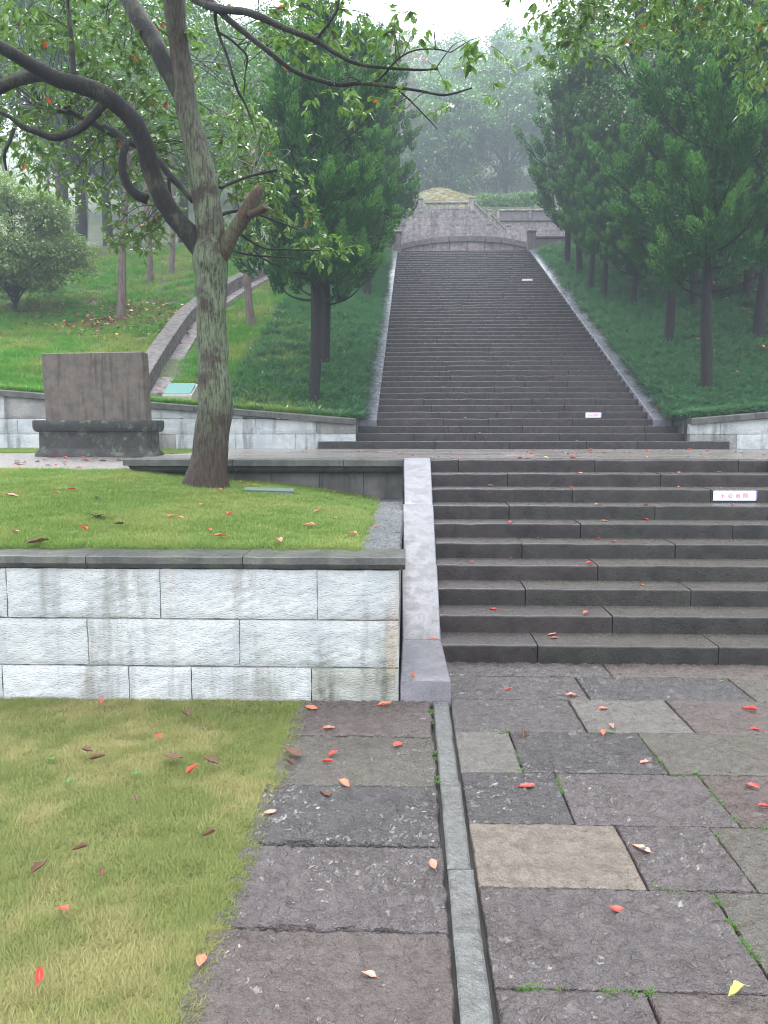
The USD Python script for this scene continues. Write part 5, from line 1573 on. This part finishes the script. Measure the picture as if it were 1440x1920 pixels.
def fleaf(loc, colour, size, label, group=None, mesh=None, rz=None, rot=None, sc=None):
    mesh = int(r.integers(0, 4)) if mesh is None else mesh
    rz = r.uniform(0, 360) if rz is None else rz
    rot = rot or (r.uniform(-8, 8), r.uniform(-8, 8), rz)
    key = (colour, mesh)
    if key not in PROTO:
        t = thing('fallen_leaf', label, 'leaf', loc, scale=size, group=group, rot=rot)
        part('blade', LM[mesh], 'fallen_' + colour, t, smooth=True)
        PROTO[key] = t
    else:
        t = dup(PROTO[key], loc, 0, size, label, group, rot=rot, cat='leaf')
        if not group and t.GetCustomDataByKey('group'):
            t.SetCustomDataByKey('group', 'fallen leaves lying singly')
    return t


for (px, py, z, col, size, label) in [
    (1160, 1706, .004, 'red', .062, 'bright red leaf alone on the big purple paving slab'),
    (988, 1474, .004, 'red', .085, 'bright red oval leaf on the wet slab nearest the kerb joint'),
    (1202, 1593, .004, 'pale', .085, 'pinkish pointed leaf right of the tan slab'),
    (812, 1621, .006, 'pale', .07, 'pink leaf at the right end of a left path slab beside the groove'),
    (1412, 1475, .004, 'red', .07, 'red leaf on the rust-brown slab'),
    (1434, 1513, .004, 'red', .06, 'red leaf cut by the right edge beside the rust-brown slab'),
    (1212, 1431, .004, 'pale', .07, 'pink leaf at the corner of the dark wet slab'),
    (1148, 1364, .004, 'pale', .075, 'pale leaf near the green weed on a slab joint'),
    (1130, 1375, .004, 'orange', .08, 'orange leaf lying along the joint beside the pale leaf'),
    (982, 1379, .004, 'brown', .09, 'brownish leaf on the top edge of the dark wet slab'),
    (1072, 1305, .004, 'pale', .08, 'pale leaf on the second row of slabs below the steps'),
    (1131, 1329, .004, 'orange', .06, 'small orange leaf on the greyish patchy slab'),
    (952, 1293, .004, 'red', .05, 'tiny red leaf below the foot of the ramp'),
    (1405, 1332, .004, 'red', .09, 'red leaf lying flat on the brown slab near the right edge'),
    (1415, 1369, .004, 'red', .06, 'dark red leaf below the flat red one near the right edge'),
    (646, 1470, .006, 'orange', .085, 'orange leaf at the joint of two left path slabs'),
    (610, 1488, .006, 'brown', .075, 'brown crumpled leaf below the joint of the left path'),
    (506, 1523, .006, 'pale', .06, 'pink leaf at the grass edge of the left path'),
    (625, 1414, .006, 'red', .075, 'red leaf, upper of two close together on the left path'),
    (615, 1429, .006, 'red', .06, 'red leaf, lower of two close together on the left path'),
    (549, 1413, .02, 'brown', .13, 'large brown leaf with a long stalk on the lawn edge'),
    (542, 1431, .02, 'brown', .08, 'brown leaf just below the large stalked one'),
    (617, 1366, .006, 'orange', .075, 'orange leaf on the first left path slab'),
    (584, 1327, .006, 'orange', .09, 'orange curled leaf at the foot of the white wall'),
    (721, 1323, .006, 'orange', .09, 'orange leaf against the foot of the wall near the ramp'),
    (745, 1397, .006, 'red', .07, 'dull red leaf near the groove on the second path slab'),
    (691, 1827, .006, 'pale', .05, 'faint pink leaf on the nearest left slab'),
    (378, 1802, .02, 'orange', .06, 'orange-red leaf at the corner where lawn meets the nearest slab'),
    (73, 1834, .035, 'red', .075, 'dark red glossy leaf on the lawn near the bottom left'),
    (118, 1704, .035, 'red', .055, 'small red leaf standing in the lawn above the glossy one'),
    (75, 1628, .035, 'brown', .10, 'brown leaf near the left edge of the lawn'),
    (361, 1444, .035, 'red', .08, 'bright red leaf standing on the lawn'),
    (325, 1420, .035, 'brown', .12, 'large dark red leaf on the lawn left of the bright red one'),
    (397, 1430, .035, 'brown', .11, 'dark brown leaf right of the bright red lawn leaf'),
    (163, 1409, .035, 'brown', .1, 'rusty leaf on the green part of the lawn'),
    (297, 1382, .035, 'red', .07, 'red leaf on the lawn below the wall middle'),
    (350, 1341, .035, 'brown', .13, 'dark curled leaf on the lawn near the wall foot'),
    (191, 1318, .035, 'orange', .1, 'orange-brown leaf on the lawn close to the wall foot'),
    (1380, 1862, .006, 'yellow', .08, 'yellowish green narrow leaf near the bottom right'),
    (774, 1269, .15, 'orange', .09, 'orange leaf on the foot slab of the ramp'),
    (812, 1201, .20, 'pale', .08, 'pale orange leaf at the bend of the ramp'),
    (784, 990, .72, 'orange', .075, 'orange leaf halfway up the ramp'),
    (703, 987, .925, 'red', .06, 'red leaf on the pecked coping strip'),
    (524, 1016, .97, 'pale', .12, 'large pinkish leaf near the edge of the upper lawn'),
    (580, 987, 1.0, 'pale', .1, 'pale pink leaf on the upper lawn'),
    (660, 1002, .97, 'pale', .09, 'pale leaf at the right corner of the upper lawn'),
    (320, 968, 1.03, 'orange', .1, 'orange leaf on the middle of the upper lawn'),
    (185, 968, 1.05, 'brown', .2, 'grey curled dead leaf on the upper lawn'),
    (432, 965, 1.03, 'orange', .11, 'orange leaf below the big tree'),
    (412, 920, 1.15, 'orange', .1, 'orange leaf at the foot of the big tree'),
    (72, 1018, .96, 'brown', .14, 'brown leaf near the left coping'),
    (22, 930, 1.13, 'pale', .12, 'whitish leaf at the left of the upper lawn'),
    (182, 933, 1.11, 'brown', .1, 'rusty leaf left of the big tree'),
]:
    P = zat(px, py, z)
    if .9 < z < 1.3:
        P = on_ground(px, py, lambda X, Y: lawn_z(X, Y) + .035, 5.0, 9.5) if px < 690 else P
    fleaf(P, col, size, label)

cols = ['red', 'orange', 'pale', 'brown', 'red', 'orange']
for kk in range(1, 11):
    for _ in range(int(r.integers(2, 5))):
        c = cols[int(r.integers(0, 6))]
        fleaf((r.uniform(.3, 3.9), Y0 + (kk - 1) * TREAD + r.uniform(.04, .32), RISE * kk + .003), c, r.uniform(.05, .085), 'fallen leaf on a tread of the lower steps', 'leaves fallen on the lower steps')
for _ in range(62):
    x = r.uniform(-2.8, 6.5) if r.uniform() < .5 else r.uniform(1.5, 7.0)
    c = (cols + ['yellow'])[int(r.integers(0, 7))]
    fleaf((x, r.uniform(9.0, 13.6), LAND + .003), c, r.uniform(.05, .09), 'fallen leaf lying on the wet landing', 'leaves fallen on the landing')
for _ in range(30):
    kk = int(r.integers(1, 26))
    fleaf((r.uniform(-.4, 4.5), Y1 + (kk - 1) * TREAD2 + r.uniform(.04, .28), LAND + RISE2 * kk + .003), cols[int(r.integers(0, 6))], r.uniform(.06, .11), 'fallen leaf on a tread of the long staircase', 'leaves fallen on the long staircase')
for _ in range(14):
    q = r.uniform(14.8, 26)
    fleaf((r.uniform(4.62, 4.86) + SHEAR * (q - 14.7), q, nose2(q) + .02), cols[int(r.integers(0, 6))], r.uniform(.06, .11), 'fallen leaf on the right border of the long staircase', 'leaves fallen on the right border', rot=(22, 0, r.uniform(-40, 40)))
for _ in range(30):
    X, Y = r.uniform(-6.5, -3.4), r.uniform(9.0, 11.7)
    fleaf((X, Y, float(lawn_z(X, Y)) + .01), cols[int(r.integers(0, 6))], r.uniform(.06, .12), 'fallen leaf on the gravel before the stele', 'leaves fallen on the gravel')
for _ in range(18):
    Y = r.uniform(5.2, 8.6)
    X = -.5 - r.uniform(0, 1) * (.5 * Y)
    fleaf((X, Y, float(lawn_z(X, Y)) + .035), cols[int(r.integers(1, 6))], r.uniform(.05, .10), 'small fallen leaf in the grass of the upper lawn', 'leaves fallen on the upper lawn')
for _ in range(6):
    Y = r.uniform(2.2, 4.6)
    X = -.75 - r.uniform(0, 1) * (.45 * Y)
    fleaf((X, Y, .03), 'brown', r.uniform(.05, .08), 'small brown leaf half hidden in the lower lawn', 'brown leaves in the lower lawn')

# ------------------------------------------------------------------ haze
hz = trimesh.creation.box([400, 290, 104])
hz.apply_translation([0, 72, -1.3 + 52])
g = G()
v = g('principled_volume', color=(.79, .895, 1.0), density=HAZE_DENSITY, anisotropy=0.0)
g.make('haze_air', None, v + '.volume')
part('haze', hz, 'haze_air', kind='stuff')
